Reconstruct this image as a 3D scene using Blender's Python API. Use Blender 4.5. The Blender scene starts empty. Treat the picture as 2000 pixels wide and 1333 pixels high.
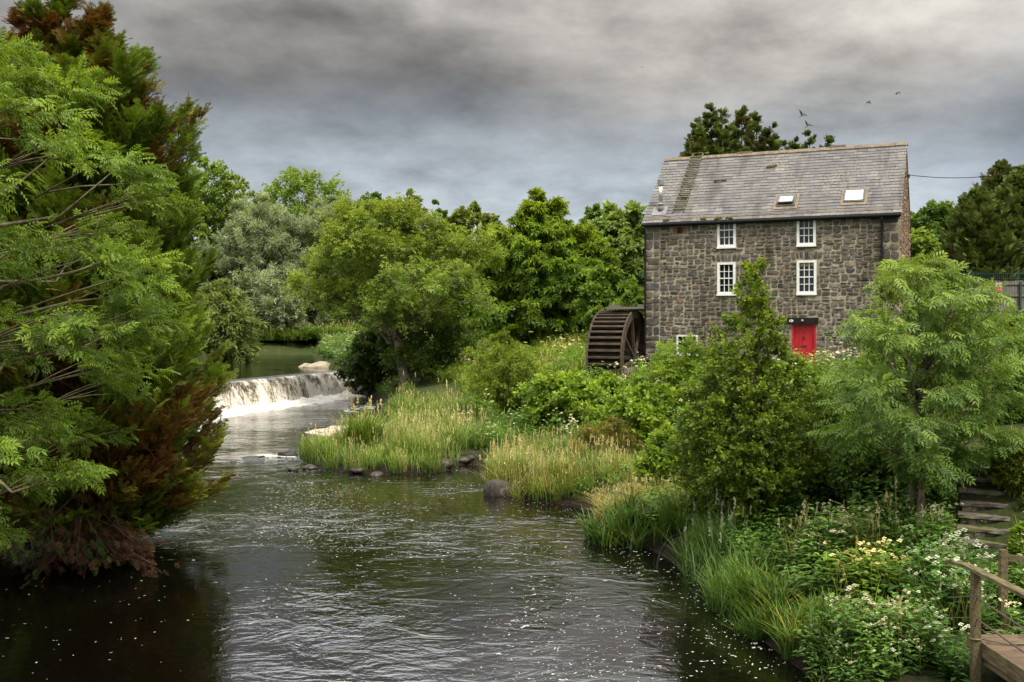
import bpy, bmesh, math, random
import numpy as np
from mathutils import Vector, Matrix
from mathutils.geometry import tessellate_polygon

scene = bpy.context.scene
col = scene.collection
F_PX, CX, HY, CAMZ = 2052.0, 1000.0, 648.0, 5.0
rng = np.random.default_rng(7)
random.seed(7)

# ------------------------------------------------------------------ helpers
def at(px, py, Y):
    return np.array([(px - CX) / F_PX * Y, Y, CAMZ - (py - HY) / F_PX * Y])

def link(o, parent=None):
    col.objects.link(o)
    if parent is not None:
        o.parent = parent
    return o

def tag(o, label=None, cat=None, group=None, kind=None):
    if label: o['label'] = label
    if cat: o['category'] = cat
    if group: o['group'] = group
    if kind: o['kind'] = kind
    return o

def empty(name, loc, rz=0.0):
    o = bpy.data.objects.new(name, None)
    o.empty_display_size = 0.3
    o.location = loc
    o.rotation_euler = (0, 0, rz)
    return link(o)

def mesh_data(name, V, faces, mats, C=None, mat_idx=None, smooth=False):
    """V (n,3); faces: list of int arrays (m,k); C (n,3) colours."""
    V = np.asarray(V, dtype=np.float32)
    faces = [np.asarray(f, dtype=np.int32) for f in faces if len(f)]
    me = bpy.data.meshes.new(name)
    me.vertices.add(len(V))
    me.vertices.foreach_set('co', V.ravel())
    nl = sum(f.size for f in faces)
    npoly = sum(len(f) for f in faces)
    me.loops.add(nl)
    me.polygons.add(npoly)
    me.loops.foreach_set('vertex_index', np.concatenate([f.ravel() for f in faces]))
    tot = np.concatenate([np.full(len(f), f.shape[1], dtype=np.int32) for f in faces])
    start = np.concatenate([[0], np.cumsum(tot)[:-1]]).astype(np.int32)
    me.polygons.foreach_set('loop_start', start)
    me.polygons.foreach_set('loop_total', tot)
    if not isinstance(mats, (list, tuple)): mats = [mats]
    for m in mats: me.materials.append(m)
    if mat_idx is not None:
        me.polygons.foreach_set('material_index', np.asarray(mat_idx, dtype=np.int32))
    me.polygons.foreach_set('use_smooth', np.full(npoly, bool(smooth)))
    me.update(calc_edges=True)
    if C is not None:
        C = np.asarray(C, dtype=np.float32)
        if C.shape[1] == 3:
            C = np.concatenate([C, np.ones((len(C), 1), np.float32)], 1)
        a = me.color_attributes.new('Col', 'FLOAT_COLOR', 'POINT')
        a.data.foreach_set('color', np.clip(C, 0, 4).ravel())
    return me

def mesh_obj(name, V, faces, mats, parent=None, C=None, mat_idx=None, smooth=False, loc=None):
    me = mesh_data(name, V, faces, mats, C, mat_idx, smooth)
    o = bpy.data.objects.new(name, me)
    if loc is not None: o.location = loc
    return link(o, parent)

class MB:
    """collects simple solids into one mesh"""
    def __init__(self):
        self.V, self.F4, self.F3, self.n, self.C = [], [], [], 0, []
    def add(self, V, quads=(), tris=(), c=None):
        V = np.asarray(V, float).reshape(-1, 3)
        if len(quads): self.F4.append(np.asarray(quads, int).reshape(-1, 4) + self.n)
        if len(tris): self.F3.append(np.asarray(tris, int).reshape(-1, 3) + self.n)
        self.V.append(V); self.n += len(V)
        self.C.append(np.tile(np.asarray(c if c is not None else (1, 1, 1), float), (len(V), 1)))
        return self
    def box(self, x0, x1, y0, y1, z0, z1, c=None, M=None):
        V = np.array([[x, y, z] for z in (z0, z1) for y in (y0, y1) for x in (x0, x1)], float)
        if M is not None: V = V @ np.asarray(M)[:3, :3].T + np.asarray(M)[:3, 3]
        Q = [(0, 2, 3, 1), (4, 5, 7, 6), (0, 1, 5, 4), (2, 6, 7, 3), (0, 4, 6, 2), (1, 3, 7, 5)]
        return self.add(V, Q, c=c)
    def bar(self, a, b, w, h=None, up=(0, 0, 1), c=None):
        a, b = np.asarray(a, float), np.asarray(b, float)
        h = h or w
        d = b - a; L = np.linalg.norm(d); d /= L
        up = np.asarray(up, float)
        s = np.cross(d, up); ns = np.linalg.norm(s)
        s = s / ns if ns > 1e-6 else np.array([1.0, 0, 0])
        t = np.cross(s, d)
        V = [p + s * i * w / 2 + t * j * h / 2 for p in (a, b) for (i, j) in ((-1, -1), (1, -1), (1, 1), (-1, 1))]
        Q = [(0, 3, 2, 1), (4, 5, 6, 7), (0, 1, 5, 4), (1, 2, 6, 5), (2, 3, 7, 6), (3, 0, 4, 7)]
        return self.add(V, Q, c=c)
    def tube(self, pts, rad, n=8, c=None, cap=True):
        V, Q, T = tube(pts, rad, n, cap)
        return self.add(V, Q, T, c=c)
    def build(self, name, mat, parent=None, smooth=False, loc=None, color=False):
        V = np.concatenate(self.V)
        fs = []
        if self.F4: fs.append(np.concatenate(self.F4))
        if self.F3: fs.append(np.concatenate(self.F3))
        return mesh_obj(name, V, fs, mat, parent, np.concatenate(self.C) if color else None, smooth=smooth, loc=loc)

def norm(v):
    return v / np.maximum(np.linalg.norm(v, axis=-1, keepdims=True), 1e-9)

def tube(pts, rad, n=6, cap=True):
    P = np.asarray(pts, float); m = len(P)
    R = np.broadcast_to(np.asarray(rad, float), (m,))
    T = np.gradient(P, axis=0); T = norm(T)
    ref = np.array([0, 0, 1.0]) if abs(T[0][2]) < .9 else np.array([1.0, 0, 0])
    S = norm(np.cross(T, ref)); B = np.cross(S, T)
    a = np.arange(n) / n * 2 * np.pi
    V = P[:, None, :] + R[:, None, None] * (np.cos(a)[None, :, None] * S[:, None, :] + np.sin(a)[None, :, None] * B[:, None, :])
    V = V.reshape(-1, 3)
    i = np.arange(m - 1)[:, None] * n; j = np.arange(n)[None, :]; k = (j + 1) % n
    Q = np.stack([i + j, i + k, i + n + k, i + n + j], -1).reshape(-1, 4)
    Tt = []
    if cap:
        V = np.concatenate([V, P[:1], P[-1:]])
        c0, c1 = m * n, m * n + 1
        for q in range(n):
            Tt.append((c0, (q + 1) % n, q)); Tt.append((c1, (m - 1) * n + q, (m - 1) * n + (q + 1) % n))
    return V, Q, np.array(Tt, int).reshape(-1, 3)

def bez(a, b, c, t):
    t = np.asarray(t)[..., None]
    return (1 - t) ** 2 * a + 2 * t * (1 - t) * b + t ** 2 * c

_perm = np.random.default_rng(99).random(65536)
def vnoise(P, seed=0):
    P = np.asarray(P, float)
    I = np.floor(P).astype(np.int64); f = P - I; f = f * f * (3 - 2 * f)
    out = 0
    for dx in (0, 1):
        for dy in (0, 1):
            for dz in (0, 1):
                h = ((I[..., 0] + dx) * 73856093 ^ (I[..., 1] + dy) * 19349663 ^ (I[..., 2] + dz) * 83492791 ^ seed * 2654435761) & 65535
                w = (f[..., 0] if dx else 1 - f[..., 0]) * (f[..., 1] if dy else 1 - f[..., 1]) * (f[..., 2] if dz else 1 - f[..., 2])
                out = out + w * _perm[h]
    return out
def fbm(P, seed=0, oct=3):
    s, a, n = 0, .5, 0
    for k in range(oct):
        s = s + a * vnoise(P * 2 ** k, seed + k); n += a; a *= .5
    return s / n

# ------------------------------------------------------------------ materials
MATS = {}
def new_mat(name):
    m = bpy.data.materials.new(name); m.use_nodes = True
    nt = m.node_tree; nt.nodes.clear()
    return m, nt
def N(nt, typ, **kw):
    n = nt.nodes.new(typ)
    for k, v in kw.items():
        if k.startswith('i_'):
            key = k[2:]
            n.inputs[int(key) if key.isdigit() else key.replace('_', ' ')].default_value = v
        else:
            setattr(n, k, v)
    return n
def ramp(nt, stops, interp='LINEAR'):
    r = nt.nodes.new('ShaderNodeValToRGB'); r.color_ramp.interpolation = interp
    e = r.color_ramp.elements
    while len(e) > 1: e.remove(e[-1])
    e[0].position = stops[0][0]; e[0].color = (*stops[0][1], 1) if len(stops[0][1]) == 3 else stops[0][1]
    for p, c in stops[1:]:
        x = e.new(p); x.color = (*c, 1) if len(c) == 3 else c
    return r
def mixc(nt, fac, a, b, blend='MIX'):
    n = nt.nodes.new('ShaderNodeMix'); n.data_type = 'RGBA'; n.blend_type = blend
    for s, v in ((n.inputs[0], fac), (n.inputs[6], a), (n.inputs[7], b)):
        if isinstance(v, bpy.types.NodeSocket): nt.links.new(v, s)
        elif isinstance(v, (int, float)): s.default_value = v if s.type == 'VALUE' else (v, v, v, 1)
        else: s.default_value = (*v, 1) if len(v) == 3 else v
    return n.outputs[2]
def mathn(nt, op, a, b=None, c=None, clamp=False):
    n = nt.nodes.new('ShaderNodeMath'); n.operation = op; n.use_clamp = clamp
    for s, v in zip(n.inputs, (a, b, c)):
        if v is None: continue
        if isinstance(v, bpy.types.NodeSocket): nt.links.new(v, s)
        else: s.default_value = v
    return n.outputs[0]
def maprange(nt, v, a, b, c=0.0, d=1.0, smooth=True):
    n = nt.nodes.new('ShaderNodeMapRange')
    if smooth: n.interpolation_type = 'SMOOTHSTEP'
    nt.links.new(v, n.inputs[0])
    for i, x in enumerate((a, b, c, d)): n.inputs[i + 1].default_value = x
    return n.outputs[0]

def leaf_mat(name, trans=.3, rough=.5, spec=.35, hueshift=(1.15, 1.1, .55)):
    m, nt = new_mat(name)
    out = N(nt, 'ShaderNodeOutputMaterial')
    a = N(nt, 'ShaderNodeAttribute', attribute_name='Col')
    p = N(nt, 'ShaderNodeBsdfPrincipled'); p.inputs['Roughness'].default_value = rough
    p.inputs['Specular IOR Level'].default_value = spec
    nt.links.new(a.outputs['Color'], p.inputs['Base Color'])
    t = N(nt, 'ShaderNodeBsdfTranslucent')
    nt.links.new(mixc(nt, 1.0, a.outputs['Color'], hueshift, 'MULTIPLY'), t.inputs['Color'])
    mx = N(nt, 'ShaderNodeMixShader'); mx.inputs[0].default_value = trans
    nt.links.new(p.outputs[0], mx.inputs[1]); nt.links.new(t.outputs[0], mx.inputs[2])
    nt.links.new(mx.outputs[0], out.inputs[0])
    return m

def surf_mat(name, base, var=None, scale=4.0, rough=.8, spec=.3, bump=.3, bscale=None, attr=False, detail=6.0, metal=0.0, stretch=None, dist=.02, third=None, stain=0.0):
    """noise-varied solid surface; attr multiplies by the Col attribute"""
    m, nt = new_mat(name)
    out = N(nt, 'ShaderNodeOutputMaterial'); p = N(nt, 'ShaderNodeBsdfPrincipled')
    p.inputs['Roughness'].default_value = rough; p.inputs['Specular IOR Level'].default_value = spec
    p.inputs['Metallic'].default_value = metal
    tc = N(nt, 'ShaderNodeTexCoord'); vec = tc.outputs['Object']
    if stretch:
        mp = N(nt, 'ShaderNodeMapping'); mp.inputs['Scale'].default_value = stretch
        nt.links.new(vec, mp.inputs[0]); vec = mp.outputs[0]
    n1 = N(nt, 'ShaderNodeTexNoise', i_Scale=scale, i_Detail=detail, i_Roughness=.62)
    nt.links.new(vec, n1.inputs[0])
    c = mixc(nt, maprange(nt, n1.outputs[0], .32, .68), base, var or tuple(x * .6 for x in base))
    if third:
        n3 = N(nt, 'ShaderNodeTexNoise', i_Scale=scale * .37, i_Detail=8.0, i_Roughness=.7)
        nt.links.new(vec, n3.inputs[0])
        c = mixc(nt, maprange(nt, n3.outputs[0], .54, .66), c, third)
    if stain:
        ms = N(nt, 'ShaderNodeMapping'); ms.inputs['Scale'].default_value = (.75, .75, .22); nt.links.new(tc.outputs['Object'], ms.inputs[0])
        ns = N(nt, 'ShaderNodeTexNoise', i_Scale=.8, i_Detail=6.0, i_Roughness=.62); nt.links.new(ms.outputs[0], ns.inputs[0])
        sz = N(nt, 'ShaderNodeSeparateXYZ'); nt.links.new(tc.outputs['Object'], sz.inputs[0])
        low = maprange(nt, sz.outputs[2], .2, 2.4, .34, 0.0)
        c = mixc(nt, mathn(nt, 'ADD', mathn(nt, 'MULTIPLY', maprange(nt, ns.outputs[0], .46, .64), stain), low, clamp=True), c, mixc(nt, 1.0, c, (.50, .50, .46), 'MULTIPLY'))
    if attr:
        a = N(nt, 'ShaderNodeAttribute', attribute_name='Col')
        c = mixc(nt, 1.0, c, a.outputs['Color'], 'MULTIPLY')
    nt.links.new(c, p.inputs['Base Color'])
    if bump:
        n2 = N(nt, 'ShaderNodeTexNoise', i_Scale=bscale or scale * 3, i_Detail=8.0, i_Roughness=.65)
        nt.links.new(vec, n2.inputs[0])
        b = N(nt, 'ShaderNodeBump'); b.inputs['Strength'].default_value = bump; b.inputs['Distance'].default_value = dist
        nt.links.new(n2.outputs[0], b.inputs['Height']); nt.links.new(b.outputs[0], p.inputs['Normal'])
    nt.links.new(p.outputs[0], out.inputs[0])
    return m

M = dict(
    leaf=leaf_mat('leaf', .40), needle=leaf_mat('needle', .25, .6, .2), grass=leaf_mat('grass_blade', .3, .55, .25),
    gloss=leaf_mat('glossy_leaf', .22, .38, .5), petal=leaf_mat('petal', .25, .7, .1, (1, 1, 1)),
    bark=surf_mat('bark', (.11, .09, .065), (.045, .036, .026), 6, .9, .15, .6, stretch=(1, 1, .25), third=(.16, .15, .10)),
    twig=surf_mat('twig', (.20, .165, .09), (.10, .085, .05), 9, .85, .2, .4),
    darkbark=surf_mat('dark_bark', (.06, .045, .035), (.03, .022, .017), 6, .9, .15, .6),
    mortar=surf_mat('mortar', (.43, .365, .275), (.26, .22, .165), 2.2, .95, .1, .5, 30, stain=.75),
    stone=surf_mat('stone', (1.18, 1.16, 1.13), (.66, .66, .66), 6, .85, .25, .7, 22, attr=True, third=(.66, .64, .60), stain=.75),
    slate=None,
    white=surf_mat('white_paint', (.80, .79, .76), (.70, .69, .64), 5, .45, .4, .08),
    black=surf_mat('black_paint', (.010, .010, .011), (.016, .016, .016), 6, .65, .15, .15),
    red=surf_mat('red_paint', (.50, .014, .022), (.36, .012, .018), 5, .42, .45, .12, stretch=(1, 1, .3)),
    iron=surf_mat('dark_iron', (.02, .019, .018), (.04, .03, .025), 10, .5, .5, .3),
    wheelwood=surf_mat('wheel_timber', (.10, .072, .05), (.045, .032, .024), 5, .85, .2, .6, stretch=(.4, 2, 2), third=(.14, .11, .075)),
    rail=surf_mat('weathered_timber', (.185, .145, .075), (.075, .060, .034), 7, .9, .15, .8, stretch=(4, .6, 4), third=(.13, .15, .055)),
    deck=surf_mat('deck_timber', (.17, .115, .075), (.10, .072, .052), 3, .95, .1, .7, third=(.10, .085, .06)),
    fencewood=surf_mat('fence_timber', (.20, .19, .155), (.12, .115, .095), 5, .9, .15, .4, stretch=(3, 3, .4)),
    rope=surf_mat('steel_rope', (.10, .07, .05), (.06, .045, .035), 30, .7, .4, .2),
    steel=surf_mat('flue_steel', (.62, .62, .61), (.48, .47, .46), 6, .35, .5, .1, metal=.7),
    lead=surf_mat('lead_flashing', (.24, .235, .23), (.17, .165, .16), 5, .6, .4, .2),
    frame=surf_mat('skylight_frame', (.15, .15, .14), (.10, .10, .095), 6, .5, .4, .1),
    rock=surf_mat('river_rock', (.060, .048, .036), (.022, .018, .014), 3.5, .7, .35, .7, 9, dist=.05, third=(.14, .12, .085)),
    sandrock=surf_mat('pale_rock', (.36, .29, .21), (.20, .17, .12), 1.2, .9, .2, .7, 5, dist=.06, third=(.12, .15, .05)),
    step=surf_mat('step_stone', (.20, .17, .14), (.10, .085, .07), 5, .95, .15, .6, third=(.12, .125, .035)),
    ridge=surf_mat('ridge_tile', (.25, .20, .14), (.15, .12, .085), 4, .9, .2, .4, third=(.22, .20, .08)),
    moss=surf_mat('moss', (.10, .09, .025), (.06, .06, .015), 14, .95, .1, .6),
    brick=surf_mat('brick', (.30, .13, .09), (.20, .09, .065), 8, .9, .2, .4),
    hose=surf_mat('hose_rubber', (.006, .006, .007), (.011, .011, .011), 8, .75, .08, .1), wetrock=surf_mat('wet_rock', (.020, .016, .012), (.008, .007, .005), 3.5, .5, .3, .8, 9, dist=.05, third=(.035, .03, .02)), palebark=surf_mat('pale_bark', (.27, .225, .165), (.10, .08, .055), 4, .9, .15, .7, third=(.06, .05, .035)),
    greensteel=surf_mat('green_steel', (.03, .06, .045), (.02, .045, .035), 8, .5, .4, .1),
    foam=surf_mat('river_foam', (.50, .43, .33), (.36, .30, .22), 3, .95, .1, .7, 16, dist=.04),
    feather=surf_mat('black_feather', (.012, .012, .014), (.02, .02, .022), 8, .5, .4, .1),
    render=surf_mat('white_render', (.62, .62, .60), (.5, .5, .47), 2, .9, .2, .2),
    signwhite=surf_mat('sign_white', (.8, .8, .8), (.74, .74, .74), 5, .4, .4, 0),
    signred=surf_mat('sign_red', (.62, .03, .04), (.55, .03, .04), 5, .4, .4, 0),
    peach=surf_mat('patio_stone', (.45, .31, .20), (.30, .20, .13), 3, .9, .2, .5),
)
def make_glass():
    m, nt = new_mat('window_glass')
    out = N(nt, 'ShaderNodeOutputMaterial'); p = N(nt, 'ShaderNodeBsdfPrincipled')
    p.inputs['Roughness'].default_value = .04; p.inputs['Specular IOR Level'].default_value = .5
    tc = N(nt, 'ShaderNodeTexCoord'); n = N(nt, 'ShaderNodeTexNoise', i_Scale=1.6, i_Detail=2.0)
    nt.links.new(tc.outputs['Object'], n.inputs[0])
    nt.links.new(mixc(nt, n.outputs[0], (.006, .007, .009), (.02, .023, .03)), p.inputs['Base Color'])
    b = N(nt, 'ShaderNodeBump'); b.inputs['Strength'].default_value = .03
    nt.links.new(n.outputs[0], b.inputs['Height']); nt.links.new(b.outputs[0], p.inputs['Normal'])
    nt.links.new(p.outputs[0], out.inputs[0]); return m
M['glass'] = make_glass()
def make_skyglass():
    m, nt = new_mat('skylight_glass')
    out = N(nt, 'ShaderNodeOutputMaterial'); p = N(nt, 'ShaderNodeBsdfPrincipled')
    p.inputs['Base Color'].default_value = (.55, .56, .57, 1); p.inputs['Roughness'].default_value = .15
    p.inputs['Metallic'].default_value = .25
    nt.links.new(p.outputs[0], out.inputs[0]); return m
M['skyglass'] = make_skyglass()

def make_slate():
    m, nt = new_mat('roof_slate')
    out = N(nt, 'ShaderNodeOutputMaterial'); p = N(nt, 'ShaderNodeBsdfPrincipled')
    p.inputs['Roughness'].default_value = .7; p.inputs['Specular IOR Level'].default_value = .3
    tc = N(nt, 'ShaderNodeTexCoord'); v = tc.outputs['Object']
    a = N(nt, 'ShaderNodeAttribute', attribute_name='Col')
    n1 = N(nt, 'ShaderNodeTexNoise', i_Scale=9.0, i_Detail=6.0, i_Roughness=.7); nt.links.new(v, n1.inputs[0])
    n2 = N(nt, 'ShaderNodeTexNoise', i_Scale=.5, i_Detail=5.0, i_Roughness=.6); nt.links.new(v, n2.inputs[0])
    # streaks down the slope
    mp = N(nt, 'ShaderNodeMapping'); mp.inputs['Scale'].default_value = (1.1, .16, .16); nt.links.new(v, mp.inputs[0])
    n3 = N(nt, 'ShaderNodeTexNoise', i_Scale=1.4, i_Detail=6.0, i_Roughness=.65); nt.links.new(mp.outputs[0], n3.inputs[0])
    n4 = N(nt, 'ShaderNodeTexNoise', i_Scale=14.0, i_Detail=3.0, i_Roughness=.8); nt.links.new(v, n4.inputs[0])
    c = mixc(nt, 1.0, a.outputs['Color'], mixc(nt, n1.outputs[0], (.7, .7, .7), (1.25, 1.25, 1.25)), 'MULTIPLY')
    lich = mathn(nt, 'MULTIPLY', maprange(nt, n4.outputs[0], .50, .66), maprange(nt, n2.outputs[0], .40, .62))
    c = mixc(nt, mathn(nt, 'MULTIPLY', lich, .85), c, (.40, .37, .29))
    c = mixc(nt, mathn(nt, 'MULTIPLY', maprange(nt, n3.outputs[0], .50, .66), .72), c, (.085, .072, .064))
    nt.links.new(c, p.inputs['Base Color'])
    b = N(nt, 'ShaderNodeBump'); b.inputs['Strength'].default_value = .4; b.inputs['Distance'].default_value = .01
    nt.links.new(n1.outputs[0], b.inputs['Height']); nt.links.new(b.outputs[0], p.inputs['Normal'])
    nt.links.new(p.outputs[0], out.inputs[0]); return m
M['slate'] = make_slate()

def make_ground():
    m, nt = new_mat('bank_soil')
    out = N(nt, 'ShaderNodeOutputMaterial'); p = N(nt, 'ShaderNodeBsdfPrincipled'); p.inputs['Roughness'].default_value = .95
    p.inputs['Specular IOR Level'].default_value = .1
    tc = N(nt, 'ShaderNodeTexCoord'); v = tc.outputs['Object']
    n1 = N(nt, 'ShaderNodeTexNoise', i_Scale=.6, i_Detail=8.0, i_Roughness=.65); nt.links.new(v, n1.inputs[0])
    n2 = N(nt, 'ShaderNodeTexNoise', i_Scale=7.0, i_Detail=6.0, i_Roughness=.7); nt.links.new(v, n2.inputs[0])
    sx = N(nt, 'ShaderNodeSeparateXYZ'); nt.links.new(v, sx.inputs[0])
    g = mixc(nt, n2.outputs[0], (.018, .030, .008), (.075, .095, .028))
    g = mixc(nt, maprange(nt, n1.outputs[0], .5, .68), g, (.09, .085, .035))
    mud = mixc(nt, n2.outputs[0], (.008, .006, .004), (.034, .027, .017))
    h = mathn(nt, 'ADD', sx.outputs[2], mathn(nt, 'MULTIPLY', n2.outputs[0], .4))
    c = mixc(nt, maprange(nt, h, .35, .8), mud, g)
    nt.links.new(c, p.inputs['Base Color'])
    b = N(nt, 'ShaderNodeBump'); b.inputs['Strength'].default_value = .8; b.inputs['Distance'].default_value = .15
    nt.links.new(n2.outputs[0], b.inputs['Height']); nt.links.new(b.outputs[0], p.inputs['Normal'])
    nt.links.new(p.outputs[0], out.inputs[0]); return m
M['ground'] = make_ground()

def make_water(name, base, flecks=True, ripple=1.0):
    m, nt = new_mat(name)
    out = N(nt, 'ShaderNodeOutputMaterial'); p = N(nt, 'ShaderNodeBsdfPrincipled')
    p.inputs['Roughness'].default_value = .06; p.inputs['IOR'].default_value = 1.42
    p.inputs['Specular IOR Level'].default_value = 1.0
    tc = N(nt, 'ShaderNodeTexCoord'); v = tc.outputs['Object']
    # domain warp for ripples
    mp = N(nt, 'ShaderNodeMapping'); mp.inputs['Scale'].default_value = (.9, 1.15, 1); mp.inputs['Rotation'].default_value = (0, 0, .5)
    nt.links.new(v, mp.inputs[0])
    n1 = N(nt, 'ShaderNodeTexNoise', i_Scale=1.15, i_Detail=4.0, i_Roughness=.52, i_Distortion=1.6); nt.links.new(mp.outputs[0], n1.inputs[0])
    n2 = N(nt, 'ShaderNodeTexNoise', i_Scale=5.0, i_Detail=3.0, i_Roughness=.5, i_Distortion=.6); nt.links.new(mp.outputs[0], n2.inputs[0])
    nc = N(nt, 'ShaderNodeTexNoise', i_Scale=.14, i_Detail=3.0); nt.links.new(v, nc.inputs[0])
    calm = maprange(nt, nc.outputs[0], .36, .64, .35, 1.15)
    hgt = mathn(nt, 'MULTIPLY', mathn(nt, 'ADD', mathn(nt, 'MULTIPLY', n1.outputs[0], .75), mathn(nt, 'MULTIPLY', n2.outputs[0], .22)), calm)
    a = N(nt, 'ShaderNodeAttribute', attribute_name='Col')
    sp = N(nt, 'ShaderNodeSeparateColor'); nt.links.new(a.outputs['Color'], sp.inputs[0])
    if flecks: hgt = mathn(nt, 'MULTIPLY', hgt, a.outputs['Alpha'])
    b = N(nt, 'ShaderNodeBump'); b.inputs['Strength'].default_value = 1.0; b.inputs['Distance'].default_value = .052 * ripple
    nt.links.new(hgt, b.inputs['Height']); nt.links.new(b.outputs[0], p.inputs['Normal'])
    c = (*base, 1)
    if flecks:
        wn = N(nt, 'ShaderNodeTexNoise', i_Scale=3.0, i_Detail=4.0); nt.links.new(v, wn.inputs[0])
        wa = N(nt, 'ShaderNodeVectorMath', operation='MULTIPLY_ADD'); nt.links.new(wn.outputs['Color'], wa.inputs[0])
        wa.inputs[1].default_value = (.5, .5, 0); nt.links.new(v, wa.inputs[2])
        mask = None
        for sc, r0, r1 in ((4.6, .11, .03), (10.5, .18, .05)):
            vo = N(nt, 'ShaderNodeTexVoronoi', i_Scale=sc, voronoi_dimensions='2D'); nt.links.new(wa.outputs[0], vo.inputs[0])
            sc2 = N(nt, 'ShaderNodeSeparateColor'); nt.links.new(vo.outputs['Color'], sc2.inputs[0])
            sel = mathn(nt, 'LESS_THAN', sc2.outputs[0], sp.outputs[0])
            rad = mathn(nt, 'MULTIPLY_ADD', sc2.outputs[1], r0 - r1, r1)
            # clumping of the flecks
            d = mathn(nt, 'MULTIPLY', sel, mathn(nt, 'LESS_THAN', vo.outputs['Distance'], rad))
            mask = d if mask is None else mathn(nt, 'MAXIMUM', mask, d)
        fz = N(nt, 'ShaderNodeTexNoise', i_Scale=1.3, i_Detail=9.0, i_Roughness=.72, i_Distortion=.8)
        mp2 = N(nt, 'ShaderNodeMapping'); mp2.inputs['Scale'].default_value = (1.3, .8, 1); nt.links.new(v, mp2.inputs[0]); nt.links.new(mp2.outputs[0], fz.inputs[0])
        churn = maprange(nt, mathn(nt, 'ADD', fz.outputs[0], sp.outputs[1]), .98, 1.10)
        mask = mathn(nt, 'MAXIMUM', mask, churn)
        brown = mixc(nt, sp.outputs[2], c, (.008, .0062, .0028))
        base_c = mixc(nt, mask, brown, (.46, .44, .39))
        nt.links.new(base_c, p.inputs['Base Color'])
        nt.links.new(mathn(nt, 'MULTIPLY_ADD', mask, .7, .05), p.inputs['Roughness'])
    else:
        p.inputs['Base Color'].default_value = c
    nt.links.new(p.outputs[0], out.inputs[0]); return m
M['water'] = make_water('river_water', (.0022, .0018, .0013))
M['pool'] = make_water('pool_water', (.004, .0045, .002), False, .55)

def make_fall():
    m, nt = new_mat('falling_water')
    out = N(nt, 'ShaderNodeOutputMaterial'); p = N(nt, 'ShaderNodeBsdfPrincipled'); p.inputs['Roughness'].default_value = .55
    a = N(nt, 'ShaderNodeAttribute', attribute_name='Col')   # r = along/40, g = down 0..1
    sp = N(nt, 'ShaderNodeSeparateColor'); nt.links.new(a.outputs['Color'], sp.inputs[0])
    cb = N(nt, 'ShaderNodeCombineXYZ')
    nt.links.new(mathn(nt, 'MULTIPLY', sp.outputs[0], 40.0), cb.inputs[0]); nt.links.new(mathn(nt, 'MULTIPLY', sp.outputs[1], 1.5), cb.inputs[1])
    n1 = N(nt, 'ShaderNodeTexNoise', i_Scale=3.6, i_Detail=7.0, i_Roughness=.72, i_Distortion=.5); nt.links.new(cb.outputs[0], n1.inputs[0])
    n2 = N(nt, 'ShaderNodeTexNoise', i_Scale=.7, i_Detail=3.0); nt.links.new(cb.outputs[0], n2.inputs[0])
    n5 = N(nt, 'ShaderNodeTexNoise', i_Scale=8.5, i_Detail=4.0, i_Roughness=.7); nt.links.new(cb.outputs[0], n5.inputs[0])
    k = mathn(nt, 'ADD', mathn(nt, 'MULTIPLY_ADD', mathn(nt, 'SUBTRACT', n5.outputs[0], .5), .55, n1.outputs[0]), mathn(nt, 'MULTIPLY', mathn(nt, 'SUBTRACT', n2.outputs[0], .5), .95))
    k = mathn(nt, 'ADD', k, mathn(nt, 'MULTIPLY', mathn(nt, 'SUBTRACT', sp.outputs[1], .35), .22))
    c = ramp(nt, [(.33, (.03, .022, .013)), (.43, (.13, .10, .065)), (.52, (.44, .385, .29)), (.63, (.78, .74, .67))]); nt.links.new(k, c.inputs[0])
    crest = maprange(nt, mathn(nt, 'ADD', sp.outputs[1], mathn(nt, 'MULTIPLY', mathn(nt, 'SUBTRACT', n1.outputs[0], .5), .12)), .15, .23)
    nt.links.new(mixc(nt, crest, (.012, .011, .007), c.outputs[0]), p.inputs['Base Color'])
    nt.links.new(mathn(nt, 'MULTIPLY_ADD', crest, .45, .12), p.inputs['Roughness'])
    b = N(nt, 'ShaderNodeBump'); b.inputs['Strength'].default_value = .8; b.inputs['Distance'].default_value = .15
    nt.links.new(n1.outputs[0], b.inputs['Height']); nt.links.new(b.outputs[0], p.inputs['Normal'])
    nt.links.new(p.outputs[0], out.inputs[0]); return m
M['fall'] = make_fall()

# ------------------------------------------------------------------ camera, world, sun
cam_d = bpy.data.cameras.new('camera'); cam = bpy.data.objects.new('camera', cam_d); link(cam)
cam_d.sensor_width = 36.0; cam_d.lens = 36.0 * F_PX / 2000.0; cam_d.clip_start = .1; cam_d.clip_end = 3000
cam.location = (0, 0, CAMZ); cam.rotation_euler = (math.radians(90) - math.atan((666.5 - HY) / F_PX), 0, 0)
scene.camera = cam

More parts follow.
